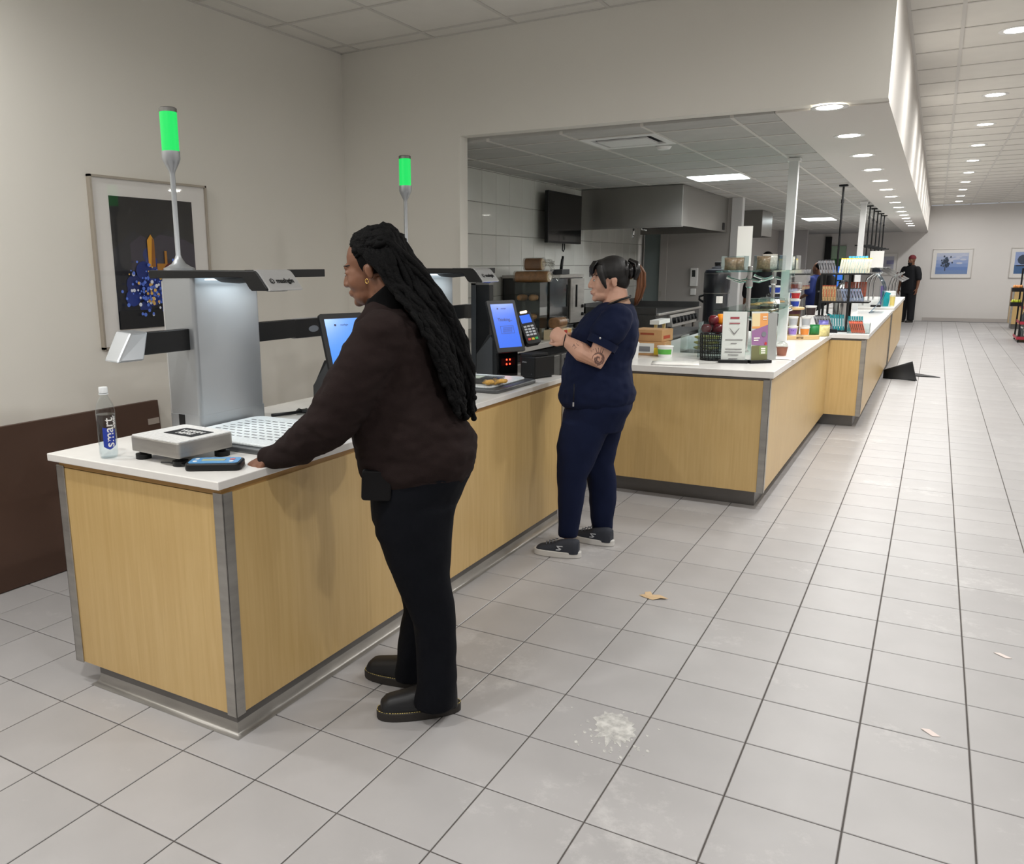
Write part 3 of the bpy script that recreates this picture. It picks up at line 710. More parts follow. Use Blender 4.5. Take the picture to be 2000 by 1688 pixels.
# ------------------------------------------------------------------ bench scale
sc = empty('bench_scale', (-1.57, -.335, H), math.radians(-4), 'stainless bench scale with a Weigh Here label at the island corner', 'scale')
ds = mat('speckled film', (226, 226, 224), 0.35, var=0.14, vscale=90)
MB().prism(rrect(-.145, .125, -.125, .12, .012), .03, .085).build('body', STEEL, sc, bevel=.004)
MB().prism(rrect(-.143, .123, -.123, .118, .012), .085, .089).build('platter', ds, sc)
lb = MB().prism(rrect(-.075, .085, -.035, .07, .006), .089, .0896).build('weigh_label', SOFTBLACK, sc)
Mw = frame_m((.005, .035, .0897), (1, 0.05, 0), (0, 0, 1))
text('lettering', 'WEIGH', .036, WHITE, lb, Mw, depth=.0002, bold=.0008); text('lettering', 'HERE', .036, WHITE, lb, Mw @ Matrix.Translation((0, -.036, 0)), depth=.0002, bold=.0008)
for x in (-.115, .095):
    for y in (-.095, .09): MB().lathe([(.014, .03), (.014, .02), (.028, .018), (.028, 0)], c=(x, y, 0), n=16).build('foot', BLACK, sc, 40)
tag(MB().tube([(-1.56, -.455, H + .006), (-1.51, -.462, H + .012), (-1.45, -.45, H + .006), (-1.42, -.42, H + .006), (-1.4, -.39, H + .008)], .003, 6).build('scale_cable', BLACK, smooth=180), 'thin black cable coming from under the bench scale', 'cable')
dp = empty('scale_display', (-1.345, -.405, H), math.radians(32), 'blue and black handheld scale readout beside the bench scale', 'scale display')
MB().prism(rrect(-.095, .095, -.05, .05, .02), 0, .026).build('case', BLACK, dp, 40, bevel=.005)
fp = MB().prism(rrect(-.085, .085, -.042, .042, .016), .026, .0275).build('face', mat('display blue', (88, 152, 206), 0.35), dp)
MB().prism(R4(-.045, .035, -.012, .016), .0275, .0285).build('lcd', mat('lcd', (168, 182, 160), 0.25), fp)
for x, c in ((.058, (210, 90, 90)), (.058, (230, 235, 240))): pass
MB().prism(disc(.058, .012, .01, 12), .0275, .0287).build('button', mat('red ring', (206, 96, 96), 0.4), fp)
for p in ((.06, -.018), (-.065, -.016), (-.065, .02)): MB().prism(disc(p[0], p[1], .008, 10), .0275, .0286).build('button', WHITE, fp)
# ------------------------------------------------------------------ water bottle
wb = empty('water_bottle', (-1.815, -.475, H), math.radians(66), 'clear plastic smartwater bottle standing on the island corner', 'bottle')
PET = glass('bottle plastic', (248, 251, 252), ior=1.25, base=0.02); WAT = glass('water', (246, 250, 252), ior=1.22, base=0.0)
prof = [(.026, 0), (.031, .004), (.033, .02), (.0325, .05), (.033, .09), (.0335, .16), (.033, .175), (.028, .2), (.019, .218), (.0135, .228), (.0135, .242)]
MB().lathe(prof, n=28).build('shell', PET, wb, 60)
MB().lathe([(r * .94, z + .002) for r, z in prof[:6]], n=24).build('water', WAT, wb, 60)
MB().lathe([(.0155, 0), (.0155, .019), (.0145, .021)], n=24, c=(0, 0, .24)).build('cap', mat('clear cap', (226, 230, 232), 0.3), wb, 40)
MB().lathe([(.0165, 0), (.0165, .004)], n=24, c=(0, 0, .234)).build('neck_ring', mat('clear cap', (226, 230, 232), 0.3), wb, 40)
# label patch curved on the front, brand running up the bottle
bl = mat('label blue', (36, 60, 160), 0.4)
def curved(name, m, r, pts_fn, parent):
    b = MB(); vs = []; n = 14
    for i in range(n + 1):
        a = -PI / 2 + math.radians(-38 + 76 * i / n); z0, z1 = pts_fn(i / n)
        vs += [(r * math.cos(a), r * math.sin(a), z0), (r * math.cos(a), r * math.sin(a), z1)]
    b.add(vs, [(2 * i, 2 * i + 2, 2 * i + 3, 2 * i + 1) for i in range(n)]); return b.build(name, m, parent, 180)
curved('blue_drop', bl, .0342, lambda t: (.035 + .03 * abs(t - .45) ** 1.2, .118 - .01 * t), wb)
def wrap(o, r):
    for v in o.data.vertices:
        a = -PI / 2 + v.co.x / r; rr = r + v.co.z * 0; zz = v.co.y; v.co = (rr * math.cos(a), rr * math.sin(a), zz)
    return o
for s, sz, off, zz, mm in (('smart', .047, .0005, .098, WHITE), ('water', .02, .021, .135, WHITE)):
    t = text('lettering', s, sz, mm, wb, Matrix.Translation((off, zz, 0)) @ Matrix.Rotation(PI / 2, 4, 'Z'), depth=0.0, bold=.0005); wrap(t, .0348)
# coiled black lead behind the column
tag(MB().tube([(-1.84, .42, H + .012), (-1.8, .5, H + .012), (-1.78, .56, H + .014), (-1.8, .62, H + .012), (-1.83, .6, H + .012), (-1.8, .55, H + .012), (-1.74, .58, H + .012), (-1.72, .62, H + .012)], .008, 8).build('power_lead', BLACK, smooth=180), 'thick black power lead lying behind the nearest kiosk column', 'cable')
# ================================================================== KITCHEN
def hood(x0, x1, y0, y1, z0, label):
    e_ = empty('extractor_hood', ((x0 + x1) / 2, (y0 + y1) / 2, z0), label=label, cat='extractor hood', group='steel kitchen hoods'); L = Matrix.Translation(-Vector(e_.location)); t = .012
    HS = mat('hood steel', (150, 147, 143), 0.26, 0.6, var=0.06, vscale=2)
    MB(L).box(x0, x1, y0, y0 + t, z0, ZK - .003).build('front_panel', HS, e_, bevel=.003)
    MB(L).box(x1 - t, x1, y0 + t, y1, z0, ZK - .003).build('side_panel', HS, e_, bevel=.003)
    MB(L).box(x0, x1 - t, y1 - t, y1, z0, ZK - .003).build('rear_panel', HS, e_)
    MB(L).box(x0 + .01, x1 - t, y0 + t, y1 - t, z0 + .1, z0 + .12).build('canopy', SOFTBLACK, e_)
    MB(L).box(x0, x1, y0, y0 + .05, z0 - .012, z0).build('lip', HS, e_)
    return e_
hd = hood(XK + .011, -1.735, 6.98, YH - .022, 2.045, 'large stainless extractor hood hanging over the griddle'); L = Matrix.Translation(-Vector(hd.location))
MB(L).box(-1.735, -1.728, 9.0, 9.1, 2.07, 2.16).build('switch_plate', SOFTBLACK, hd)
MB(L).tube([(-2.35, 7.2, 2.14), (-2.35, 7.2, 2.0), (-2.36, 7.2, 1.93)], .012, 8).build('nozzle_drop', CHROME, hd, 180)
MB(L).tube([(-2.25, 7.22, 2.15), (-2.25, 7.22, 2.03), (-2.2, 7.22, 2.02)], .018, 8).build('nozzle_drop', CHROME, hd, 180)
hood(-2.88, -1.77, 12.0, 12.95, 2.08, 'smaller steel hood further back in the kitchen')
tag(MB().box(-2.35, -2.2, 12.9, 13.0, 1.75, 2.05).build('wall_monitor', GLOSSBLACK, bevel=.004), 'small black wall monitor below the rear hood', 'monitor')
# wall TV
tv = empty('television', (-2.83, 6.2, 1.86), 0, 'black flat television hanging on the tiled kitchen wall', 'television')
MB().prism(rrect(-.47, .47, 0, .53, .006), -.0, .04, 'x').build('housing', BLACK, tv, bevel=.003)
M = frame_m((.04, 0, .265), (0, 1, 0), (1, 0, 0))
MB(M).prism(R4(-.455, .455, -.245, .252), 0, .001).build('screen', GLOSSBLACK, tv)
MB().box(-.09, 0, -.12, .12, .18, .36).build('wall_bracket', SOFTBLACK, tv)
MB().tube([(.0, .03, 0), (.0, .02, -.07), (.0, .05, -.085), (.0, .08, -.06), (.0, .08, 0)], .006, 6).build('cable', SOFTBLACK, tv, 180)
# wall-side kitchen counter with under-counter fridge
kcn = empty('kitchen_counter', (-2.6, 4.4, 0), label='stainless under-counter fridge line along the tiled kitchen wall', cat='kitchen counter'); L = Matrix.Translation(-Vector(kcn.location))
MB(L).box(-2.91, -2.33, 3.12, 5.75, .12, .88).build('body', DSTEEL, kcn)
for y in (3.2, 3.8, 4.4, 5.0):
    d_ = MB(L).box(-2.33, -2.305, y, y + .55, .16, .78).build('fridge_door', STEEL, kcn, bevel=.004)
    b = MB(L); b.box(-2.306, -2.3, y + .06, y + .2, .5, .74); b.build('handle_recess', SOFTBLACK, d_)
MB(L).box(-2.33, -2.31, 3.12, 5.75, .8, .87).build('control_rail', SOFTBLACK, kcn)
for y in (3.3, 5.3): MB(L).box(-2.8, -2.4, y - .03, y + .03, 0, .12).build('foot', SOFTBLACK, kcn)
tag(MB().box(-2.915, -2.27, 3.1, 5.8, .885, H).build('worktop', mat('grey quartz', (196, 192, 186), 0.3), bevel=.003), 'pale grey kitchen worktop carrying the bread case', 'worktop')
# bread case, oven
bc = empty('bread_case', (-2.53, 4.76, H), 0, 'clear acrylic bread case full of croissants on the kitchen worktop', 'display case')
b = MB()
for q in ((-.13, .13, -.085, -.081, 0, .53), (-.13, .13, .081, .085, 0, .53), (.126, .13, -.081, .081, 0, .53), (-.13, -.126, -.081, .081, 0, .53), (-.13, .13, -.085, .085, .53, .535)): b.box(*q)
b.build('panes', ACRYL, bc)
for z_ in (.18, .36): MB().box(-.125, .125, -.08, .08, z_, z_ + .005).build('shelf', ACRYL, bc)
MB().box(-.125, .125, -.08, .08, 0, .012).build('base', DGREY, bc)
CRUST = mat('bread crust', (172, 122, 72), 0.6, var=0.25, vscale=30); LOAF = mat('pale loaf', (206, 178, 128), 0.7, var=0.1, vscale=20)
def croissant(loc, rz, label, s=1.0):
    pts = []; rs = []
    for k in range(13):
        a = math.radians(-70 + 140 * k / 12); pts.append((.075 * s * math.sin(a), .045 * s * math.cos(a), .028 * s)); rs.append((.008 + .022 * math.cos(a * .95) ** .7) * s * (1 + (.1 if k % 2 else -.05)))
    o = MB().tube(pts, rs, 10).build('croissant', CRUST, smooth=180, loc=loc); o.rotation_euler = (0, 0, rz); return tag(o, label, 'bread', 'croissants in the bread case')
for q, (zz, nm) in enumerate(((.366, 'top'), (.186, 'middle'), (.013, 'bottom'))):
    for k in range(2): croissant((-2.585 + .11 * k, 4.745 + .02 * k, H + zz), 1.45 + .2 * q + .15 * k, '%s croissant on the %s level of the bread case' % (['farther left brown', 'right hand brown'][k], nm), .95)
def loaf(name, loc, size, label, m=CRUST, rz=0, bag=True):
    e_ = empty(name, loc, rz, label, 'bread')
    sx, sy, sz = size; b = MB()
    prof = rrect(-sx / 2, sx / 2, 0, sz, min(sx, sz) * .42, 5); b.prism(prof, -sy / 2, sy / 2, 'y'); b.build('loaf', m, e_, 60, bevel=.012, seg=3)
    b = MB(); b.prism(rrect(-sx / 2 + .004, sx / 2 - .004, .006, sz - .008, min(sx, sz) * .4, 5), sy / 2, sy / 2 + .003, 'y'); b.build('cut_end', LOAF, e_)
    if bag:
        b = MB(); rnd = random.Random(len(label)); pts = []
        b.prism(rrect(-sx / 2 - .006, sx / 2 + .006, .001, sz + .006, min(sx, sz) * .42, 5), -sy / 2 - .01, sy / 2 + .012, 'y'); b.tube([(0, sy / 2 + .01, sz / 2), (.01, sy / 2 + .05, sz / 2 + .01), (.0, sy / 2 + .1, sz / 2 - .01)], [.03, .008, .04], 8); b.build('bag', PLASTICBAG, e_, 60)
    return e_
loaf('bread_loaf', (-2.515, 4.76, H + .536), (.13, .32, .1), 'long bagged loaf lying on top of the bread case', rz=-1.5)
loaf('bread_loaf', (-2.5, 4.76, H + .645), (.13, .16, .11), 'short bagged loaf on top of the long loaf', mat('brown crust 2', (140, 96, 60), .6, var=.2, vscale=25), rz=-1.45)
ov = empty('counter_oven', (-2.64, 5.3, H), 0, 'black and steel countertop oven beside the bread case', 'oven')
for x in (-.2, .2):
    for y in (-.36, .36): MB().lathe([(.025, .001), (.02, .1)], n=10).build('foot', BLACK, ov, 40, loc=(x, y, 0))
MB().box(-.25, .25, -.42, .42, .1, .57).build('body', GLOSSBLACK, ov, bevel=.006)
MB().box(-.25, .26, -.43, .43, .57, .6).build('top_plate', STEEL, ov)
d_ = MB().box(.25, .27, .06, .42, .12, .56).build('door', STEEL, ov, bevel=.004); MB().tube([(.3, .13, .28), (.3, .13, .5)], .011, 8).build('handle', BLACK, d_, 180)
for z in (.2, .28): MB().lathe([(.018, 0), (.015, .02)], n=12).build('knob', BLACK, d_, 40, loc=(.27, .36, z)).rotation_euler = (0, PI / 2, 0)
kb = empty('knife_block', (-2.55, 5.5, H + .601), .2, 'grey holder with two black knife handles on top of the oven', 'knife holder')
MB().box(-.06, .06, -.2, .2, 0, .05).build('tray', DGREY, kb, bevel=.004)
for k in range(2): MB().tube([(0, .03 + .03 * k, .04), (.01, .05 + .035 * k, .15 + .03 * k)], .013, 8).build('knife_handle', BLACK, kb, 180)
loaf('bread_loaf', (-2.345, 4.98, H + .1), (.12, .22, .1), 'bagged round loaf lying on the striped carton', rz=.05, bag=True)
def crumple(name, loc, r, label, cat, m, seed, flat_=.8):
    rnd = random.Random(seed); b = MB(); b.ell((0, 0, r * flat_), (r, r, r * flat_), nu=14, nv=10); o = b.build(name, m, loc=loc)
    for v in o.data.vertices:
        f = 1 + .35 * noise.noise(Vector(v.co) * (3.2 / r) + Vector((seed, 0, 0))); v.co.x *= f; v.co.y *= f; v.co.z = max(0, v.co.z * (.6 + .4 * f))
    return tag(o, label, cat)
crumple('plastic_bag', (-2.335, 5.28, H + .002), .055, 'crumpled clear plastic bag at the end of the striped carton', 'bag', PLASTICBAG, 2)
crumple('plastic_bag', (-2.55, 5.13, H + .601), .09, 'crumpled clear plastic bag on top of the oven', 'bag', PLASTICBAG, 9)
lb_ = empty('food_box', (-2.335, 4.96, H + .001), 0, 'low carton with red and green stripes on the kitchen worktop', 'box')
MB().box(-.06, .06, -.2, .2, 0, .09).build('carton', mat('cream carton', (226, 206, 170), .6), lb_)
for k, c in enumerate([(190, 70, 40), (60, 90, 50), (196, 60, 44), (222, 170, 90)]): MB().box(.06, .0608, -.18 + .095 * k, -.1 + .095 * k, .01, .08).build('stripe', mat('stripe%d' % k, c, .5), lb_)
# griddle behind the food counter
gd = empty('griddle', (-2.17, 7.45, 0), 0, 'dark steel griddle with a row of black knobs behind the food counter', 'griddle')
GS = mat('dark griddle steel', (92, 92, 92), 0.35, 0.7, var=.15, vscale=6)
MB().box(-.5, .42, -1.0, 1.0, .0, .78).build('base_cabinet', DSTEEL, gd)
MB().box(-.52, .42, -1.0, 1.0, .78, .80).build('shelf_top', GS, gd)
MB().box(-.5, .33, -.95, .95, .92, 1.09).build('body', GS, gd, bevel=.01)
b = MB(); b.box(-.5, -.48, -.95, .95, 1.09, 1.2); b.box(-.5, .33, -.95, -.93, 1.09, 1.16); b.box(-.5, .33, .93, .95, 1.09, 1.16); b.build('splash_guard', GS, gd)
MB().box(.33, .36, -.95, .95, 1.075, 1.1).build('front_rail', STEEL, gd, bevel=.004)
cp = MB().add([(.33, -.5, .93), (.39, -.5, .93), (.36, -.5, 1.06), (.33, -.5, 1.06), (.33, .6, .93), (.39, .6, .93), (.36, .6, 1.06), (.33, .6, 1.06)], [(0, 1, 2, 3), (4, 5, 6, 7), (0, 1, 5, 4), (1, 2, 6, 5), (2, 3, 7, 6), (3, 0, 4, 7)]).build('control_panel', STEEL, gd)
for k in range(7): o = MB().lathe([(.038, 0), (.033, .04)], n=12).build('knob', BLACK, cp, 40, loc=(.376, -.42 + .155 * k, .995)); o.rotation_euler = (0, math.radians(77), 0)
for y in (-.8, -.2, .4, .9): MB().lathe([(.02, .8), (.02, .925)], n=10).build('leg', STEEL, gd, 40, loc=(.28, y, 0))
ps = empty('pan_shelf', (-1.46, 5.6, 0), 0, 'dark steel rail shelf running behind the food counter worktop', 'shelf'); MB().box(-.12, .13, -1.0, 1.0, .72, .965).build('bin', GS, ps, bevel=.006); MB().box(-.1, .1, -.95, .95, 0, .72).build('support', SOFTBLACK, ps); MB().box(.13, .135, -1.0, 1.0, .9, .915).build('seam', SOFTBLACK, ps)
# insulated drinks urn
ur = empty('drinks_urn', (-1.18, 6.35, H), 0, 'tall black insulated drinks urn with a white label behind the fruit basket', 'drinks urn')
MB().lathe([(.15, 0), (.15, .02), (.125, .04), (.125, .40), (.13, .41), (.13, .60), (.115, .63), (.06, .645), (.06, .655), (.03, .665), (.03, .68)], n=28).build('body', mat('urn black', (14, 17, 26), .35, coat=.2), ur, 35)
for z in (.395, .59): MB().lathe([(.133, 0), (.133, .006)], n=28).build('band', DSTEEL, ur, 40, loc=(0, 0, z))
MB().box(-.03, .03, -.02, .02, .68, .71).build('lid_knob', BLACK, ur, bevel=.006)
MB().tube([(-.12, 0, .3), (-.17, 0, .33), (-.17, 0, .36), (-.12, 0, .38)], .012, 8).build('tap', BLACK, ur, 180)
b = MB(); b.add([(.131 * math.cos(a), .131 * math.sin(a), z) for a in (-1.35, -1.1, -.85) for z in (.3, .37)], [(0, 2, 3, 1), (2, 4, 5, 3)]); b.build('label', PAPER, ur)
# wall dispenser
wd = empty('wall_dispenser', (-2.14, YH - .0, 1.33), 0, 'small white wall dispenser with a dark window on the grey kitchen wall', 'dispenser')
MB().box(-.05, .05, -.05, 0, 0, .25).build('body', WHITE, wd, bevel=.008); MB().box(-.025, .02, -.052, -.05, .13, .22).build('window', GLOSSBLACK, wd); MB().box(-.04, .03, -.045, 0, -.12, -.03).build('drip_tray', WHITE, wd, bevel=.006)
# columns
for (x, y, z0_, lab) in ((-.373, 5.33, H, 'slim white square column rising from the food counter by the cereal cups'), (-.24, 11.1, H, 'slim white square column further down the food counter')):
    e_ = empty('column', (x, y, z0_), label=lab, cat='column')
    MB().box(-.037, .037, -.037, .037, 0, ZK - z0_ - .003).build('shaft', mat('white column', (216, 217, 216), .5), e_, bevel=.003)
    MB().box(-.06, .06, -.06, .06, 0, .012).build('base_plate', WHITE, e_); MB().box(-.05, .05, -.05, .05, ZK - z0_ - .03, ZK - z0_ - .003).build('collar', WHITE, e_)
# hanging rods
def rod(x, y, z0_, lab, arm=0):
    e_ = empty('hanging_rod', (x, y, ZK), label=lab, cat='hanging rod', group='black rods hanging from the ceiling')
    MB().box(-.045, .045, -.045, .045, -.018, -.001).build('ceiling_plate', BLACK, e_, bevel=.003)
    MB().lathe([(.011, z0_ - ZK), (.011, -.018)], n=8).build('rod', BLACK, e_, 40)
    MB().lathe([(.016, -.2), (.016, -.16)], n=8).build('coupling', BLACK, e_, 40)
    if arm: MB().box(-.1, .12, -.012, .012, -.62, -.6).build('cross_arm', BLACK, e_)
    return e_
rod(-.25, 8.2, 1.15, 'single black rod hanging from the ceiling behind the yellow snack bars')
for k in range(6): rod(-.235 + .012 * k, 11.35 + .75 * k, 1.60, 'thin black ceiling rod in the cluster, %s from the camera' % ORD[k], 1)
# ================================================================== THINGS ON THE FOOD COUNTER
# wire fruit basket
bk = empty('fruit_basket', (-.6, 3.735, H), 0, 'round black wire basket standing near the counter corner', 'basket')
b = MB(); n = 22
for k in range(n):
    a = 2 * PI * k / n; b.tube([(.09 * math.cos(a), .09 * math.sin(a), .0), (.098 * math.cos(a), .098 * math.sin(a), .19)], .003, 5)
b.build('upright_wires', BLACK, bk)
for z, r, t in ((.002, .09, .006), (.012, .09, .006), (.05, .092, .004), (.085, .094, .004), (.12, .0955, .004), (.155, .097, .004), (.188, .099, .005)):
    MB().tube([(r * math.cos(2 * PI * k / 28), r * math.sin(2 * PI * k / 28), z + t / 2) for k in range(29)], t / 2 + .001, 6, cap=False).build('ring', BLACK, bk, 180)
MB().lathe([(.001, .001), (.088, .001), (.088, .006), (.001, .006)], n=24, cap=False).build('floor_disc', BLACK, bk)
APPLE = mat('dark red apple', (104, 26, 36), 0.25, var=0.25, vscale=14, coat=.3); ORANGE = mat('orange peel', (246, 150, 24), 0.45, bump=.3, bscale=200)
def fruit(name, loc, r, m, label, cat, stem=True, group=None):
    e_ = empty(name, loc, random.random() * 6, label, cat, group)
    MB().lathe([(.002, -.86 * r), (.45 * r, -.95 * r), (.8 * r, -.62 * r), (r, -.02 * r), (.93 * r, .45 * r), (.62 * r, .85 * r), (.25 * r, .88 * r), (.05 * r, .74 * r)], n=18).build('flesh', m, e_, 180)
    if stem: MB().tube([(0, 0, .7 * r), (.1 * r, 0, 1.1 * r)], .05 * r, 5).build('stem', mat('stem', (70, 50, 30), .7), e_)
    else: MB().lathe([(.08 * r, .86 * r), (.05 * r, .9 * r)], n=8).build('stem_end', mat('stem', (70, 50, 30), .7), e_)
    return e_
rs = empty('fruit_riser', (-.635, 3.925, H), 0, 'tall clear acrylic fruit bin standing behind the wire basket', 'bin'); b = MB()
for q in ((-.11, .11, -.075, -.072, 0, .26), (-.11, .11, .072, .075, 0, .26), (-.11, -.107, -.072, .072, 0, .26), (.107, .11, -.072, .072, 0, .26)): b.box(*q)
b.build('walls', ACRYL, rs); MB().box(-.107, .107, -.072, .072, .165, .17).build('raised_floor', mat('grey acrylic floor', (120, 116, 118), .3), rs)
for (x, y, z, r, lab) in ((-.655 + .02, 3.895, .212, .04, 'dark red apple at the left front of the fruit heap'), (-.55, 3.893, .213, .041, 'dark red apple in the front middle of the fruit heap'), (-.505, 3.955, .212, .036, 'red apple at the back right of the fruit heap'), (-.595, 3.957, .21, .036, 'red apple at the back left of the fruit heap'), (-.59, 3.915, .276, .041, 'shiny dark red apple sitting on top of the lower apples')):
    fruit('apple', (x - .06, y, H + z), r, APPLE, lab, 'apple')
fruit('orange', (-.6, 3.945, H + .283), .042, ORANGE, 'bright orange on top of the fruit heap', 'orange', False)
# clear bin with bananas
cb = empty('acrylic_bin', (-.8, 4.28, H), 0, 'open clear acrylic bin holding bananas behind the wire basket', 'bin')
b = MB()
for q in ((-.15, .15, -.13, -.127, 0, .13), (-.15, .15, .127, .13, 0, .13), (-.15, -.147, -.13, .13, 0, .13), (.147, .15, -.13, .13, 0, .13), (-.15, .15, -.13, .13, 0, .003)): b.box(*q)
b.build('walls', ACRYL, cb)
BAN = mat('green yellow banana', (190, 182, 88), 0.5, var=.15, vscale=12)
for k in range(3):
    pts = [(.11 * math.cos(a), .11 * math.sin(a), .03 + .02 * k) for a in [math.radians(200 + 12 * j) for j in range(11)]]
    o = MB().tube(pts, [.006, .012, .016, .018, .018, .018, .018, .017, .014, .009, .005], 8).build('banana', BAN, smooth=180, loc=(-.8 + .01 * k, 4.35 - .03 * k, H + .004 + .024 * k)); o.rotation_euler = (0, 0, .5)
    tag(o, ['green-yellow banana at the bottom of the clear bin', 'green-yellow banana in the middle of the bunch in the clear bin', 'green-yellow banana on top in the clear bin'][k], 'banana')
# sign holders
def sign_holder(loc, rz, w_, h_, label, polys, lean=4, base=True, m=PAPER):
    e_ = empty('sign_holder', loc, rz, label, 'sign')
    R_ = Matrix.Rotation(math.radians(-lean), 4, 'X')
    if base: MB().box(-w_ / 2 - .015, w_ / 2 + .015, -.035, .035, 0, .022).build('base', BLACK, e_, bevel=.003)
    z0 = .012 if base else .004
    MB(R_).box(-w_ / 2, w_ / 2, -.003, .003, z0, h_).build('acrylic_sleeve', ACRYL, e_)
    sh = MB(R_).box(-w_ / 2 + .003, w_ / 2 - .003, -.001, .001, z0, h_ - .003).build('sheet', m, e_)
    M = R_ @ frame_m((0, -.0036, h_ / 2), (1, 0, 0), (0, -1, 0))
    if polys: art('print', polys, sh, M)
    return e_, sh, M
RED = flat('sign red', (150, 60, 70)); GR = flat('sign grey', (120, 118, 118))
pol = [(RED, R4(-.03, .03, .126, .14))]
for k, (y, a) in enumerate([(.03 - .05, .058), (-.045, .02), (-.085, .055), (-.105, .058), (-.125, .035), (-.152, .03)]): pol.append((GR, R4(-a, a, y - .003, y + .003)))
pol.append((GR, [(-.034, .062), (-.03, .062), (0, .026), (.03, .062), (.034, .062), (.005, .018), (-.005, .018)]))
pol.append((RED, R4(-.035, .035, .092, .099)))
e1, s1, M1 = sign_holder((-.435, 3.60, H), math.radians(16), .165, .36, 'tall white printed notice in a clear stand in front of the fruit basket', pol)
pol = [(flat('orange poster', (226, 158, 92)), R4(-.06, .06, .06, .165)), (flat('pale poster', (226, 206, 160)), R4(-.06, -.0, .075, .165)), (flat('purple poster', (150, 108, 150)), [(-.06, -.05), (.06, -.065), (.06, .085), (-.06, .045)]),
       (flat('green poster', (112, 112, 76)), R4(-.06, .06, -.165, -.06)), (flat('light green poster', (134, 152, 96)), R4(.0, .06, -.12, -.06)), (flat('poster white', (236, 234, 226)), R4(.012, .045, -.085, -.075)), (flat('poster white', (236, 234, 226)), R4(.012, .045, -.1, -.09)), (flat('poster white', (236, 234, 226)), R4(.012, .045, -.115, -.105)),
       (flat('poster white', (236, 234, 226)), R4(-.045, .0, -.01, -.002)), (flat('poster white', (236, 234, 226)), R4(-.045, -.01, -.025, -.017)), (flat('poster white', (236, 234, 226)), R4(.02, .05, .135, .143)), (flat('poster white', (236, 234, 226)), R4(.02, .05, .12, .126)), (flat('poster grey', (120, 124, 130)), disc(.03, .02, .018)), (flat('poster red', (190, 60, 60)), disc(.045, -.045, .01))]
sign_holder((-.272, 3.665, H), math.radians(40), .13, .36, 'colourful orange, purple and green poster in a clear stand with black foot', pol)
sign_holder((-.235, 3.86, H), math.radians(55), .13, .34, 'clear acrylic holder with a blank grey sheet right of the colourful poster', [], 2, False, mat('grey sheet', (176, 172, 170), .6))
# dessert cup
def lidded(name, loc, r0, r1, h_, m, label, cat, band=None, lid=WHITE, group=None, text_=None, domed=False, bz=(.12, .88)):
    e_ = empty(name, loc, random.uniform(-.15, .15), label, cat, group)
    MB().lathe([(r0, 0), (r1, h_), (r1 * 1.06, h_ + .001), (r1 * 1.06, h_ + .004), (r1, h_ + .004)], n=20).build('cup', m, e_, 40)
    if domed: MB().lathe([(r1 * 1.05, 0), (r1 * 1.0, .02), (r1 * .5, .04), (.002, .045)], n=18, c=(0, 0, h_ + .004)).build('lid', lid, e_, 60)
    else: MB().lathe([(r1 * 1.08, 0), (r1 * 1.08, .005), (r1 * .98, .007), (.002, .007)], n=20, c=(0, 0, h_ + .003)).build('lid', lid, e_, 40)
    if band:
        z0, z1 = bz[0] * h_, bz[1] * h_; b = MB(); vs = []; nn = 15
        ra = r0 + (r1 - r0) * bz[0] + .0006; rb = r0 + (r1 - r0) * bz[1] + .0006
        for k in range(nn + 1):
            a = math.radians(-150 + 130 * k / nn); vs += [(ra * math.cos(a), ra * math.sin(a), z0), (rb * math.cos(a), rb * math.sin(a), z1)]
        b.add(vs, [(2 * k, 2 * k + 2, 2 * k + 3, 2 * k + 1) for k in range(nn)]); bo = b.build('printed_band', band, e_, 180)
        if text_:
            t = text('lettering', text_[0], text_[1], text_[2], bo, Matrix.Translation((0, (z0 + z1) / 2 + .01, 0)), depth=0.0, bold=.0006)
            rm = (ra + rb) / 2 + .002
            for v in t.data.vertices:
                a = math.radians(-78) + v.co.x / rm; v.co = (rm * math.cos(a), rm * math.sin(a), v.co.y)
    return e_
CLEAR = glass('clear cup', (240, 242, 240), base=.04)
lidded('dessert_cup', (-.21, 4.25, H), .032, .04, .06, mat('brown dessert', (150, 96, 76), .5), 'small clear domed dessert cup with brown filling right of the signs', 'dessert', None, CLEAR, domed=True)
# paper sheets
for (x, y, a, lab, sx, sy) in ((-.78, 3.38, .25, 'loose white paper sheet lying on the counter left of the basket', .16, .12), (-.2, 4.0, .1, 'thin white strip of paper by the counter edge', .12, .06)):
    b = MB(); n = 8
    vs = [(-sx + 2 * sx * i / n, y_, .0015 + .004 * abs(math.sin(i * .9)) * (1 if y_ > 0 else .3)) for i in range(n + 1) for y_ in (-sy, sy)]
    b.add(vs, [(2 * i, 2 * i + 2, 2 * i + 3, 2 * i + 1) for i in range(n)]); o = b.build('paper_sheet', PAPER, loc=(x, y, H + .0005), smooth=180); o.rotation_euler = (0, 0, a)
    md = o.modifiers.new('s', 'SOLIDIFY'); md.thickness = .0006; tag(o, lab, 'paper')
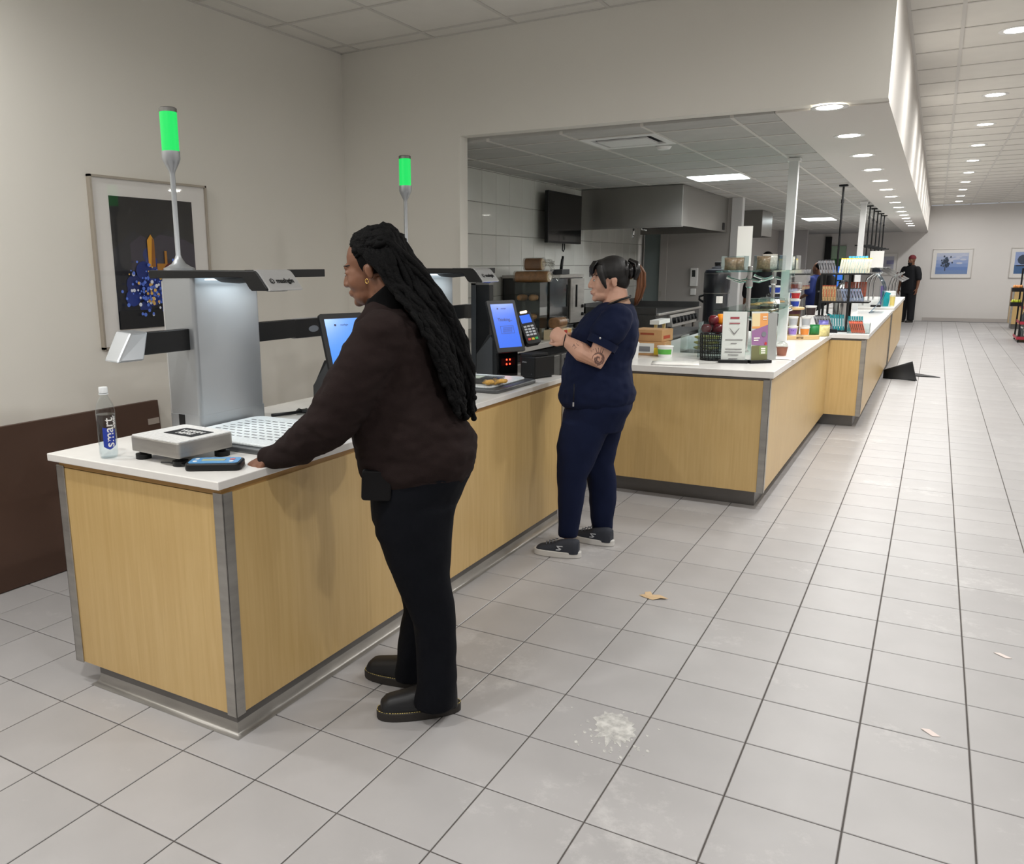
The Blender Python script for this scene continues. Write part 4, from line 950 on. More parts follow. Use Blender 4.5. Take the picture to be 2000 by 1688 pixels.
# cardboard boxes, tub
def carton(loc, size, rz, label, extra):
    e_ = empty('cardboard_box', loc, rz, label, 'box'); sx, sy, sz = size
    CB = mat('corrugated card', (188, 146, 100), .8, var=.08, vscale=8)
    MB().box(-sx / 2, sx / 2, -sy / 2, sy / 2, 0, sz).build('carton', CB, e_, bevel=.003)
    MB().box(-sx / 2 + .002, sx / 2 - .002, -.004, .004, sz, sz + .0006).build('tape', mat('tape', (206, 176, 130), .4), e_)
    for nm, q, c in extra: MB().box(*q).build(nm, mat('carton ' + str(c), c, .6), e_)
    return e_
carton((-1.13, 3.93, H), (.28, .24, .105), math.radians(4), 'lower cardboard box with a shipping label beside the green tub', [('shipping_label', (-.13, .06, -.122, -.12, .02, .095), (220, 222, 218)), ('barcode', (-.06, .03, -.1225, -.122, .03, .07), (120, 122, 126)), ('yellow_label', (.06, .125, -.122, -.12, .01, .06), (226, 200, 40))])
carton((-1.12, 3.95, H + .106), (.25, .22, .09), math.radians(-6), 'upper cardboard box with red print on the lower box', [('red_print', (-.05, .06, -.1115, -.11, .05, .065), (150, 70, 40)), ('red_print', (.125, .1262, -.08, .05, .02, .045), (176, 70, 44))])
lidded('plastic_tub', (-.965, 3.78, H), .05, .057, .075, WHITE, 'white lidded tub with a green band on the food counter', 'tub', mat('green band', (92, 176, 70), .45), WHITE, bz=(.3, .8))

tl = empty('side_shelf', (-1.22, 4.5, H), 0, 'small maple shelf with a white top behind the woman in navy scrubs', 'shelf')
for y in (-.12, .12): MB().box(-.012, .012, y - .01, y + .01, 0, .2).build('leg', MAPLE, tl)
MB().box(-.04, .04, -.16, .16, .2, .235).build('top', WHITE, tl, bevel=.002)
tag(MB().lathe([(.035, 0), (.042, .1), (.044, .11), (.03, .125)], n=18).build('white_container', WHITE, smooth=40, loc=(-1.16, 3.62, H)), 'plain white container peeking out behind the woman in navy', 'container')
# glass shelf unit
gs = empty('glass_shelf_unit', (-.5, 5.0, H), 0, 'two tier glass shelf unit on chrome posts over the food counter', 'shelf unit')
for y in (-.62, .5):
    p = MB().lathe([(.03, 0), (.03, .01), (.017, .014), (.017, .5), (.026, .51), (.026, .56), (.019, .565), (.019, .66), (.015, .665)], n=16).build('post', CHROME, gs, 35, loc=(0, y, 0))
    for z in (.29, .585):
        for sx in (-1, 1):
            b = MB(); b.tube([(0, 0, z - .02), (sx * .07, 0, z - .035), (sx * .14, 0, z - .015), (sx * .17, 0, z + .0)], [.016, .012, .01, .014], 8); b.build('bracket', CHROME, p, 60)
MB().prism(rrect(-.22, .2, -.82, .62, .02), .622, .632).build('glass_shelf', SHELFGLASS, gs)
MB().prism(rrect(-.22, .2, -.82, .3, .02), .325, .335).build('glass_shelf', SHELFGLASS, gs)
MB().box(.21, .216, -.1, 1.2, .45, .632).build('sneeze_pane', ACRYL, gs)
# things on shelves
ZU = H + .6335; ZL = H + .3365
def acr_bin(x, y, sx, sy, h_, z, label):
    e_ = empty('acrylic_bin', (x, y, z), 0, label, 'bin'); b = MB(); t = .003
    for q in ((-sx, sx, -sy, -sy + t, 0, h_), (-sx, sx, sy - t, sy, 0, h_), (-sx, -sx + t, -sy, sy, 0, h_), (sx - t, sx, -sy, sy, 0, h_), (-sx, sx, -sy, sy, 0, t)): b.box(*q)
    b.build('walls', ACRYL, e_); return e_
acr_bin(-.612, 4.36, .085, .09, .11, ZU, 'small clear bin of nuts at the near end of the upper glass shelf')
acr_bin(-.47, 5.05, .1, .17, .12, ZU, 'clear bin of snack bags in the middle of the upper glass shelf')
acr_bin(-.385, 5.46, .085, .14, .12, ZU, 'clear bin at the far end of the upper glass shelf')
def snackbag(name, loc, rz, w_, h_, m, label, group=None, m2=None):
    e_ = empty(name, loc, rz, label, 'snack', group); n = 6; b = MB(); vs = []
    for i in range(n + 1):
        t = i / n; d = .028 * math.sin(PI * t) ** .7 + .001; ww = w_ / 2 * (1 - .08 * math.sin(PI * t))
        vs += [(-ww, -d * .3, h_ * t), (0, -d, h_ * t), (ww, -d * .3, h_ * t), (ww, d * .3, h_ * t), (0, d, h_ * t), (-ww, d * .3, h_ * t)]
    fs = [tuple(6 * i + k for k in ()) for i in ()]
    for i in range(n):
        for k in range(6): a = 6 * i + k; c = 6 * i + (k + 1) % 6; fs.append((a, c, c + 6, a + 6))
    fs += [(0, 1, 2, 3, 4, 5), tuple(6 * n + k for k in range(6))]
    b.add(vs, fs); b.build('pouch', m, e_, 180)
    MB().box(-w_ / 2, w_ / 2, -.0015, .0015, h_, h_ + .01).build('crimp', m2 or m, e_)
    return e_
NUT = mat('nut bag brown', (150, 124, 98), .35, var=.4, vscale=60); CLB = mat('cloudy bag', (206, 200, 190), .2, var=.3, vscale=50, coat=.4); BLU = mat('light blue pack', (104, 186, 232), .35, var=.2, vscale=30); TAN = mat('tan pack', (200, 160, 100), .5)
for k in range(2): snackbag('nut_bag', (-.64 + .05 * k, 4.33 + .05 * k, ZU + .004), .3, .09, .085, NUT, ['bag of brown nuts at the left of the small clear bin', 'bag of brown nuts at the right of the small clear bin'][k])
for k in range(4): snackbag('snack_bag', (-.5 + .03 * (k % 2), 4.93 + .075 * k, ZU + .004), .3 + .2 * k, .11, .1 + .015 * (k % 2), [NUT, CLB][k % 2], 'clear bag of trail mix, %s in the middle bin' % ORD[k])
snackbag('snack_bag', (-.4, 5.37, ZU + .004), .3, .08, .11, BLU, 'light blue snack pack in the far bin of the upper shelf'); snackbag('snack_bag', (-.385, 5.45, ZU + .004), .5, .06, .105, TAN, 'tan snack pack beside the light blue pack'); snackbag('snack_bag', (-.37, 5.53, ZU + .004), .3, .06, .1, CLB, 'silvery snack pack at the end of the upper shelf')
e_ = empty('menu_board', (-.62, 4.72, ZU), math.radians(20), 'tall blank white board standing on the upper glass shelf', 'board')
MB().box(-.058, .058, -.004, .004, .006, .35).build('panel', PAPER, e_); MB().box(-.06, .06, -.03, .03, 0, .008).build('foot', ACRYL, e_)
# cookie boxes on lower shelf
COOK = mat('cookie', (200, 152, 92), .7, var=.15, vscale=20); CHIP = mat('chocolate chip', (70, 40, 26), .5)
for q, (x, y, lab) in enumerate(((-.48, 4.82, 'clear clamshell of cookies at the near end of the lower glass shelf'), (-.43, 5.08, 'second clear clamshell of cookies on the lower glass shelf'))):
    e_ = empty('cookie_box', (x, y, ZL), .3, lab, 'cookie box')
    MB().prism(rrect(-.11, .11, -.1, .1, .03), 0, .012).build('tray', CLEAR, e_)
    b = MB(); vs = []; prof = [(.0, .115), (.05, .105), (.065, .09)]
    b.lathe([(.125, .012), (.13, .02), (.112, .055), (.1, .068), (.002, .07)], n=10, cap=False); b.build('dome', PLASTICBAG, e_)
    for k in range(3):
        c = MB().lathe([(.002, 0), (.04, .0), (.046, .006), (.038, .014), (.002, .017)], n=14, cap=False).build('cookie', COOK, e_, 60, loc=(-.05 + .05 * k, .03 * (k % 2) - .02, .014 + .006 * k))
        cb_ = MB()
        for j in range(5): cb_.ell((.022 * math.cos(j * 1.3), .022 * math.sin(j * 1.3), .016), (.004, .004, .003), nu=6, nv=4)
        cb_.build('chips', CHIP, c)
# cereal cups
BLUE = mat('cereal blue', (36, 64, 168), .4); REDC = mat('cereal red', (186, 44, 48), .4, var=.15, vscale=40); DRED = mat('dark red print', (150, 36, 38), .4); ORA = mat('orange print', (226, 140, 60), .45); YEL = mat('yellow pack', (240, 210, 30), .4); PUR = mat('purple print', (156, 126, 206), .4); GRY = mat('grey print band', (176, 178, 182), .45); BLK = mat('black print band', (52, 40, 40), .4); GRN = mat('green pack', (40, 130, 70), .45)
WCUP = mat('white cup', (232, 230, 226), .45); GOLD = mat('gold letters', (236, 190, 70), .4)
rb = empty('cake_stand', (-.39, 5.93, H), 0, 'round wooden pedestal board holding the upper cereal cups', 'stand')
MB().lathe([(.002, .262), (.1, .262), (.108, .268), (.108, .282), (.1, .286), (.002, .286)], n=28, cap=False).build('top_board', mat('pale board', (214, 182, 130), .5), rb, 40)
MB().lathe([(.075, 0), (.075, .262)], n=24).build('drum', mat('olive drum', (112, 92, 52), .5), rb, 40)
MB().lathe([(.078, .225), (.078, .255)], n=24).build('drum_band', mat('maroon', (70, 20, 40), .5), rb, 40)
zc = H + .287
def cup(x, y, z, band, label, r=.042, h_=.062, cupm=WCUP, t=None, bz=(.14, .9)): return lidded('cereal_cup', (x, y, z), r * .8, r, h_, cupm, label, 'cereal cup', band, WHITE, 'cereal cups on the food counter', t, bz=bz)
cup(-.36, 5.89, zc, BLUE, 'blue cereal cup at the bottom of the stack on the pedestal board')
cup(-.36, 5.89, zc + .074, REDC, 'red cereal cup in the middle of the pedestal stack', t=None)
cup(-.36, 5.89, zc + .148, DRED, 'dark red noodle cup on top of the pedestal stack', h_=.07)
cup(-.44, 5.95, zc + .074, BLUE, 'blue cereal cup beside the red cup on the pedestal'); cup(-.44, 5.95, zc, GRY, 'grey banded cup under the blue cup on the pedestal')
cup(-.435, 5.95, zc + .148, ORA, 'orange cereal cup topping the rear pedestal stack', h_=.066)
cup(-.52, 5.75, ZL + .08, BLUE, 'wide blue cereal cup standing behind the cookie clamshells', r=.055, h_=.06)
o = tag(MB().box(-.585, -.455, 5.68, 5.82, ZL - .001, ZL + .078).build('riser_box', ACRYL), 'clear acrylic riser under the wide blue cereal cup', 'riser')
# lower board with packs
lbd = empty('serving_board', (-.33, 5.86, H), math.radians(22), 'round-ended wooden board lettered BITES with snack cups on it', 'serving board')
MB().prism(rrect(-.2, .2, -.14, .14, .12, 8), 0, .036).build('board', mat('pale board', (214, 182, 130), .5), lbd, 40, bevel=.004)
text('lettering', 'BITES', .026, mat('burnt letters', (70, 44, 24), .7), lbd, frame_m((.0, -.1405, .018), (1, 0, 0), (0, -1, 0)), bold=.0006)
zb = H + .0365
yp = empty('snack_pack', (-.44, 5.73, zb), math.radians(20), 'yellow chip pack at the left end of the wooden board', 'snack')
MB().prism([(-.035, 0), (.035, 0), (.04, .085), (-.033, .09)], -.018, .018, 'y').build('pack', YEL, yp, bevel=.006); art('print', [(flat('pack red', (206, 70, 40)), disc(.002, .032, .022, 12, .018)), (flat('pack dark', (40, 36, 30)), R4(-.028, .03, .06, .074))], yp, frame_m((0, -.0185, 0), (1, 0, 0), (0, -1, 0)))
cup(-.345, 5.745, zb, PUR, 'purple printed snack cup on the wooden board', h_=.075, t=('Cu', .022, mat('deep purple', (80, 40, 150), .4)))
cup(-.25, 5.80, zb, ORA, 'orange printed snack cup on the wooden board', h_=.07, bz=(.1, .86))
cup(-.35, 5.76, zb + .087, GRY, 'grey cup stacked on the purple snack cup', h_=.075); cup(-.245, 5.81, zb + .082, GRY, 'grey cup stacked on the orange snack cup', h_=.08)
cup(-.215, 5.84, zb + .174, BLK, 'black printed cup on top of the right board stack', h_=.085, r=.046)
gp = snackbag('snack_bag', (-.18, 5.9, zb), .5, .09, .085, GRN, 'green snack bag behind the orange cup on the board')
snackbag('snack_bag', (-.13, 6.2, H + .001), .7, .12, .1, mat('yellow clear pack', (226, 214, 150), .3, var=.2, vscale=40), 'yellow cheese snack bag lying at the inner counter corner')
snackbag('snack_bag', (-.16, 6.42, H + .001), .4, .09, .13, mat('violet bag', (120, 116, 190), .35, var=.2, vscale=30), 'violet snack bag beside the black bar rack')
# ------------------------------------------------------------------ bar rack
RX0, RX1, RY = -.27, .19, 7.02
rk = empty('bar_rack', ((RX0 + RX1) / 2, RY, H), 0, 'black three tier metal rack filled with snack bars on the counter', 'rack'); L = Matrix.Translation(-Vector(rk.location))
for x in (RX0, RX1 - .2):
    for y in (RY - .13, RY + .16): MB(L).box(x, x + .022, y - .011, y + .011, H, H + .58).build('upright', BLACK, rk)
for z in (H + .29, H + .57): MB(L).box(RX0, RX1, RY - .15, RY + .18, z, z + .016).build('tier', BLACK, rk, bevel=.002)
for z in (H + .0,): MB(L).box(RX0, RX1 - .17, RY - .15, RY + .18, z, z + .012).build('bottom_tier', BLACK, rk)
for z in (H + .4,): MB(L).tube([(RX0 - .02, RY - .13, z), (RX0 - .02, RY + .16, z)], .008, 6).build('side_rail', BLACK, rk)
def bar_row(n_, x, y, z, dx, m, label, group, h_=.14, w_=.036, lean=12, tip=None, dy=.0, stripe=None):
    w_ = abs(dx) * .88
    tiltm = Matrix.Rotation(math.radians(lean), 4, 'Y') @ Matrix.Rotation(math.radians(-8), 4, 'X')
    e_ = empty('snack_bar', (x, y, z), 0, label, 'snack bar', group)
    b = MB(tiltm); t = .008
    b.add([(-w_ / 2 * .9, -t * .2, .0), (w_ / 2 * .9, -t * .2, .0), (w_ / 2, -t, h_ * .5), (-w_ / 2, -t, h_ * .5), (-w_ / 2, t, h_ * .5), (w_ / 2, t, h_ * .5), (w_ / 2 * .9, t * .2, .0), (-w_ / 2 * .9, t * .2, .0), (-w_ / 2 * .95, -t * .3, h_ * .93), (w_ / 2 * .95, -t * .3, h_ * .93), (w_ / 2 * .95, t * .3, h_ * .93), (-w_ / 2 * .95, t * .3, h_ * .93)],
          [(0, 1, 2, 3), (3, 2, 9, 8), (4, 5, 6, 7), (11, 10, 5, 4), (1, 6, 5, 2), (0, 3, 4, 7), (2, 5, 10, 9), (3, 8, 11, 4), (0, 7, 6, 1), (8, 9, 10, 11)])
    b.build('wrapper', m, e_, 60)
    MB(tiltm).box(-w_ / 2, w_ / 2, -.002, .002, h_ * .92, h_).build('crimp', tip or m, e_)
    MB(tiltm).box(-w_ * .18, w_ * .18, -t * 1.02, -t * .6, h_ * .25, h_ * .75).build('stripe', stripe or tip or WHITE, e_)
    km = childmap()
    e_['label'] = label % 'leftmost'
    for k in range(1, n_): copy_tree(e_, loc=(x + dx * k, y + dy * k, z), km=km, label=label % (ORD[k] + ' from left' if k < n_ - 1 else 'rightmost'))
    return e_
SB = mat('silver wrapper', (150, 150, 154), .25, .6, var=.25, vscale=30); SB2 = mat('blue silver wrapper', (150, 162, 188), .25, .4, var=.2, vscale=30); TB = mat('tan wrapper', (196, 160, 110), .35, var=.3, vscale=60); TE = mat('teal wrapper', (18, 150, 160), .3, var=.1, vscale=30); OB = mat('orange red wrapper', (228, 96, 60), .35); YB_ = mat('white yellow wrapper', (216, 214, 190), .3); YT = mat('yellow tip', (246, 212, 40), .35); RB = mat('rust wrapper', (176, 78, 44), .35, var=.3, vscale=40); DK = mat('dark tip', (36, 34, 36), .4); CY = mat('cyan pack', (60, 170, 200), .35)
zt_, zm, zl = H + .587, H + .307, H + .013
bar_row(6, RX0 + .0, RY - .1, zt_, .026, SB, 'silver snack bar, %s in the leaning top tier row of the rack', 'silver bars, top tier', lean=-14, tip=DK)
bar_row(12, RX0 + .17, RY - .1, zt_, .0235, YB_, 'pale yellow-ended snack bar, %s on the top tier of the rack', 'yellow ended bars, top tier', lean=6, tip=YT, h_=.15, stripe=mat('pale grey stripe', (196, 196, 186), .35))
bar_row(6, RX0 + .24, RY + .05, zt_, .03, CY, 'cyan snack bar, %s behind the yellow-ended bars', 'cyan bars, top tier', lean=0, h_=.17)
bar_row(5, RX0 + .04, RY - .1, zm, .026, TB, 'tan snack bar with rust tip, %s on the middle tier', 'tan bars, middle tier', lean=-4, tip=RB, h_=.16)
bar_row(5, RX0 + .17, RY - .06, zm, .022, SB, 'grey snack bar, %s between the tan and blue bars', 'grey bars, middle tier', lean=-6, h_=.13, tip=DK)
bar_row(7, RX0 + .24, RY - .1, zm, .027, SB2, 'blue silver leaning snack bar, %s on the middle tier', 'blue silver bars, middle tier', lean=-18, h_=.14, tip=DK)
bar_row(8, RX0 + .22, RY + .08, zm + .04, .026, RB, 'rust wrapped snack bar, %s at the back of the middle tier', 'rust bars, middle tier', lean=0, h_=.15, tip=RB)
bar_row(6, RX0 + .03, RY - .27, H + .03, .026, SB, 'silver snack bar, %s in the low black tray before the rack', 'silver bars in the low tray', lean=-20, h_=.15, tip=DK)
bar_row(7, RX0 + .11, RY - .1, zl, .023, TE, 'teal snack bar, %s in the left block of the bottom row', 'teal bars, left block', lean=-6, h_=.16)
bar_row(7, RX0 + .29, RY - .1, H + .004, .022, TE, 'teal snack bar, %s in the right block of the bottom row', 'teal bars, right block', lean=-6, h_=.155)
bar_row(7, RX0 + .345, RY - .27, H + .005, .018, OB, 'orange red snack bar, %s in the clear bin at the counter edge', 'orange bars in the clear bin', lean=-18, h_=.125, tip=DK)
tr = empty('bar_tray', (RX0 + .11, RY - .28, H), 0, 'low black tray under the front silver snack bars', 'tray'); MB().box(-.09, .1, -.04, .04, 0, .02).build('floor', BLACK, tr); MB().box(-.09, .1, -.042, -.036, 0, .036).build('front_lip', BLACK, tr)
acr_bin(RX0 + .4, RY - .27, .1, .06, .1, H, 'clear acrylic bin of orange red bars at the counter edge')
# carafe behind rack
cf = empty('carafe', (-.13, 7.75, H), 0, 'tall polished steel coffee carafe behind the snack rack', 'carafe')
MB().lathe([(.085, 0), (.085, .36), (.07, .42), (.05, .45), (.05, .47)], n=24).build('body', CHROME, cf, 35); MB().lathe([(.052, .47), (.04, .5), (.002, .505)], n=20, cap=False).build('lid', BLACK, cf, 50); MB().tube([(-.08, 0, .1), (-.14, 0, .14), (-.14, 0, .32), (-.07, 0, .4)], .012, 8).build('handle', BLACK, cf, 180)
# ------------------------------------------------------------------ far counter: sneeze guards
for q, (y, lab) in enumerate(((12.3, 'nearest curved sneeze guard of clear panes on chrome arms at the far counter'), (13.5, 'second clear sneeze guard on chrome arms at the far counter'), (14.7, 'farthest clear sneeze guard on chrome arms'))):
    e_ = empty('sneeze_guard', (-.02, y, .968), 0, lab, 'sneeze guard')
    for x in (-.2, .15): MB().tube([(x, 0, 0), (x, 0, .3), (x + .03, 0, .42), (x + .12, 0, .5)], .014, 8).build('chrome_arm', CHROME, e_, 60)
    b = MB(); b.add([(.0, -.5, .58), (.0, .5, .58), (.33, .5, .38), (.33, -.5, .38)], [(0, 1, 2, 3)]); o = b.build('sloped_pane', ACRYL, e_); o.modifiers.new('s', 'SOLIDIFY').thickness = .006
    MB().box(-.22, .02, -.5, .5, .578, .584).build('top_pane', ACRYL, e_)
    for x in (-.2, .0, .33): MB().tube([(x, -.5, .585 if x < .1 else .378), (x, .5, .585 if x < .1 else .378)], .008, 6).build('pane_rail', CHROME, e_, 60)
# curved clear shield between sections
cs = MB(); vs = []; n = 8
for i in range(n + 1):
    t = i / n; x = -.02 + .16 * math.sin(PI * t * .9); z = H + .002 + .54 * t
    vs += [(x, 10.6, z), (x, 11.3, z)]
cs.add(vs, [(2 * i, 2 * i + 2, 2 * i + 3, 2 * i + 1) for i in range(n)]); o = cs.build('curved_shield', glass('blue tint acrylic', (196, 212, 224), base=.06), smooth=180); o.modifiers.new('s', 'SOLIDIFY').thickness = .006
tag(o, 'curved clear plastic shield beyond the snack rack', 'shield')
for x in (-.0,): pass
bx = empty('teal_box', (.13, 12.15, .968), .2, 'teal and white carton on the far raised worktop', 'box'); MB().box(-.07, .09, -.09, .09, 0, .23).build('carton', WHITE, bx); MB().box(-.0705, -.07, -.09, .09, 0, .23).build('side', TE, bx); MB().prism([(-.07, 0), (-.0, 0), (.02, .2), (-.07, .23)], -.0908, -.0902, 'y').build('teal_print', TE, bx)
lidded('paper_cup', (.2, 11.95, .968), .03, .04, .17, mat('cream cup', (232, 226, 196), .5), 'tall cream cup standing in front of the teal carton', 'cup', mat('cream stripe', (226, 206, 120), .5), None or WHITE)
tag(MB().box(-.08, .06, 11.78, 11.86, .968, 1.0).build('black_holder', BLACK, bevel=.004), 'small black holder at the near edge of the raised worktop', 'holder')
ct = empty('cutlery_tube', (.03, 12.6, .968), 0, 'clear tube of purple cutlery at the far counter', 'cutlery holder'); MB().lathe([(.05, 0), (.055, .3)], n=18, cap=False).build('tube', ACRYL, ct, 60)
for k in range(6): MB().tube([(.02 * math.cos(k), .02 * math.sin(k), .005), (.03 * math.cos(k + .5), .03 * math.sin(k + .5), .3)], .006, 6).build('handle', mat('violet plastic', (120, 100, 160), .4), ct)
nb = empty('notice_sheet', (-.1, 12.6, 1.555), 0, 'white notice sheet clipped on top of the sneeze guard', 'notice'); MB().box(-.1, .1, -.002, .002, 0, .26).build('sheet', PAPER, nb); MB().box(-.02, .02, -.02, .02, 0, .004).build('clip', CHROME, nb)
# ================================================================== FAR RIGHT OF THE HALL
fc_ = empty('waste_cabinet', (2.72, 22.7, 0), math.radians(0), 'maple waste cabinet with a square slot by the far wall', 'cabinet')
MB().box(-.3, .3, -.35, .35, .12, 1.0).build('body', MAPLE, fc_, bevel=.004); MB().box(-.32, .32, -.37, .37, 1.0, 1.04).build('top', QUARTZ, fc_, bevel=.003); MB().box(-.26, .26, -.3, .3, 0, .12).build('toe_kick', DSTEEL, fc_)
MB().box(-.303, -.3, -.12, .2, .68, .92).build('slot', mat('slot brown', (120, 70, 36), .6), fc_)
for s in (-1, 1): MB().box(-.31, -.27, s * .335 - .02, s * .335 + .02, .12, 1.0).build('corner_post', STEEL, fc_)
rk2 = empty('bottle_rack', (2.62, 18.6, 0), 0, 'dark wire display rack with red shelf strips at the right edge', 'rack')
for y in (-.45, .45):
    for x in (-.3, .3): MB().box(x - .015, x + .015, y - .015, y + .015, 0, 1.5).build('upright', SOFTBLACK, rk2)
for k in range(5):
    z = .06 + .31 * k
    MB().box(-.33 + .03 * k, .33, -.48, .48, z, z + .015).build('shelf', SOFTBLACK, rk2); MB().box(-.335 + .03 * k, -.33 + .03 * k, -.48, .48, z, z + .06).build('price_strip', mat('red strip', (170, 40, 60), .4), rk2)
    MB().box(-.33 + .03 * k, .33, -.486, -.48, z, z + .06).build('price_strip', mat('red strip', (170, 40, 60), .4), rk2)
BT = mat('grey bottle pack', (74, 80, 82), .35)
bt = empty('drink_bottle', (2.62 - .25, 18.6 - .42, .076), 0, 'grey drink bottle with a pale arch label on the right edge rack', 'bottle', 'bottles on the right edge rack')
MB().lathe([(.035, 0), (.035, .15), (.018, .19), (.015, .215)], n=12).build('body', BT, bt, 40); MB().lathe([(.017, .215), (.017, .235)], n=10).build('cap', WHITE, bt, 40)
km = childmap(); 
SHN = ['bottom', 'second', 'third', 'fourth']
bt['label'] = 'grey drink bottle, nearest on the bottom shelf of the right edge rack'
for k in range(4):
    for j in range(5):
        if k == j == 0: continue
        copy_tree(bt, loc=(2.62 - .25 + .03 * k, 18.6 - .42 + .1 * j, .076 + .31 * k), km=km, label='grey drink bottle, %s from the front on the %s shelf of the right edge rack' % (ORD[j], SHN[k]))
for z, c, lab, ii in ((1.02, (236, 160, 90), 'orange snack packs clipped on the left arm of the right edge rack', 0), (.72, (200, 214, 60), 'lime green snack packs clipped on the left arm of the right edge rack', 1)):
    e_ = empty('clip_tray', (2.24, 18.62, z), 0, lab, 'snack tray'); MB().box(-.1, .1, -.1, .1, 0, .08).build('tray', SOFTBLACK, e_, bevel=.004)
    for k in range(4): MB().ell((-.06 + .04 * k, .02 * (k % 2), .1), (.03, .05, .04), nu=8, nv=6).build('pack', mat('pack%d' % ii, c, .4), e_, 180)
# ================================================================== FLOOR THINGS
mt_ = empty('floor_mat', (.6, 10.95, 0), 0, 'black rubber floor mat folded up at one corner beside the counter', 'mat')
b = MB(); b.prism([(.0, .32), (.33, .3), (-.04, .72), (-.33, .62), (-.36, .0), (.03, -.24)], .001, .012); b.build('sheet', mat('black rubber', (26, 27, 29), .7), mt_)
b = MB(); vs = []; n = 10
for i in range(n + 1):
    t = i / n; a = t * 1.9; z = .012 + .26 * t ** 1.3; dx = .03 * math.sin(a) - .02 * t
    vs += [(-.38, -.12 + dx, z * .45), (.05 + .0 * t - .08 * t, -.26 + dx * 3, z)]
b.add(vs, [(2 * i, 2 * i + 2, 2 * i + 3, 2 * i + 1) for i in range(n)]); o = b.build('folded_corner', mat('black rubber', (26, 27, 29), .7), mt_, 180); o.modifiers.new('s', 'SOLIDIFY').thickness = .01
def scrap(name, loc, pts, m, label, cat, h_=.004, curl=.01):
    b = MB(); b.prism(pts, .0005, .0015); o = b.build(name, m, loc=loc)
    for v in o.data.vertices: v.co.z += abs(noise.noise(Vector((v.co.x * 30, v.co.y * 30, 1)))) * curl
    return tag(o, label, cat)
scrap('torn_paper', (-.325, 1.425, 0), [(-.055, -.02), (-.03, -.012), (-.04, .03), (-.02, .055), (.0, .02), (.03, .035), (.05, .02), (.085, -.005), (.05, -.02), (.02, -.045), (-.02, -.035)], mat('kraft scrap', (206, 178, 140), .8), 'torn piece of brown paper on the floor between the counters', 'paper scrap', curl=.02)
PK = mat('pinkish sachet', (228, 214, 208), .6)
scrap('paper_sachet', (.877, .709, 0), [(-.03, .012), (.005, -.022), (.03, -.012), (-.004, .024)], PK, 'small white paper sachet on the floor near the lower right', 'paper scrap', curl=.003)
scrap('paper_sachet', (1.13, 1.517, 0), [(-.03, .012), (.012, -.022), (.034, -.012), (-.006, .022)], PK, 'small white paper sachet on the floor further back at the right', 'paper scrap', curl=.003)
SPL = mat('dried white splash', (214, 213, 209), .7)
_nt = SPL.node_tree; _n = _nt.nodes.new('ShaderNodeTexNoise'); _n.inputs['Scale'].default_value = 28; _n.inputs['Detail'].default_value = 6
_g = _nt.nodes.new('ShaderNodeTexCoord'); _nt.links.new(_g.outputs['Object'], _n.inputs['Vector'])
_r = _nt.nodes.new('ShaderNodeMapRange'); _r.inputs['From Min'].default_value = .36; _r.inputs['From Max'].default_value = .62; _r.inputs['To Min'].default_value = .3; _r.inputs['To Max'].default_value = .95
_nt.links.new(_n.outputs['Fac'], _r.inputs['Value']); _nt.links.new(_r.outputs['Result'], _nt.nodes['Principled BSDF'].inputs['Alpha'])
rnd = random.Random(21); b = MB(); pts = []
for k in range(48):
    a = 2 * PI * k / 48; r = .075 * (1 + .35 * rnd.random() * (1 if k % 3 else .2)) * (1.5 if 3.6 < a < 5.0 and k % 4 == 0 else 1); pts.append((r * math.cos(a) * .8, r * math.sin(a) * 1.15))
b.prism(pts, .0002, .0009)
for k in range(40):
    a = rnd.uniform(3.3, 5.2) if k % 3 else rnd.random() * 6.3; r = rnd.uniform(.09, .2); s = rnd.uniform(.002, .007)
    b.prism([(r * math.cos(a) * .9 + s * math.cos(q), r * math.sin(a) + s * 1.6 * math.sin(q)) for q in (0, 1.2, 2.5, 3.8, 5)], .0002, .0008)
sp = b.build('dried_splash', SPL, loc=(-.092, .204, 0)); sp.rotation_euler = (0, 0, .5); tag(sp, 'dried white splatter on the grey floor tiles in the foreground', 'stain')
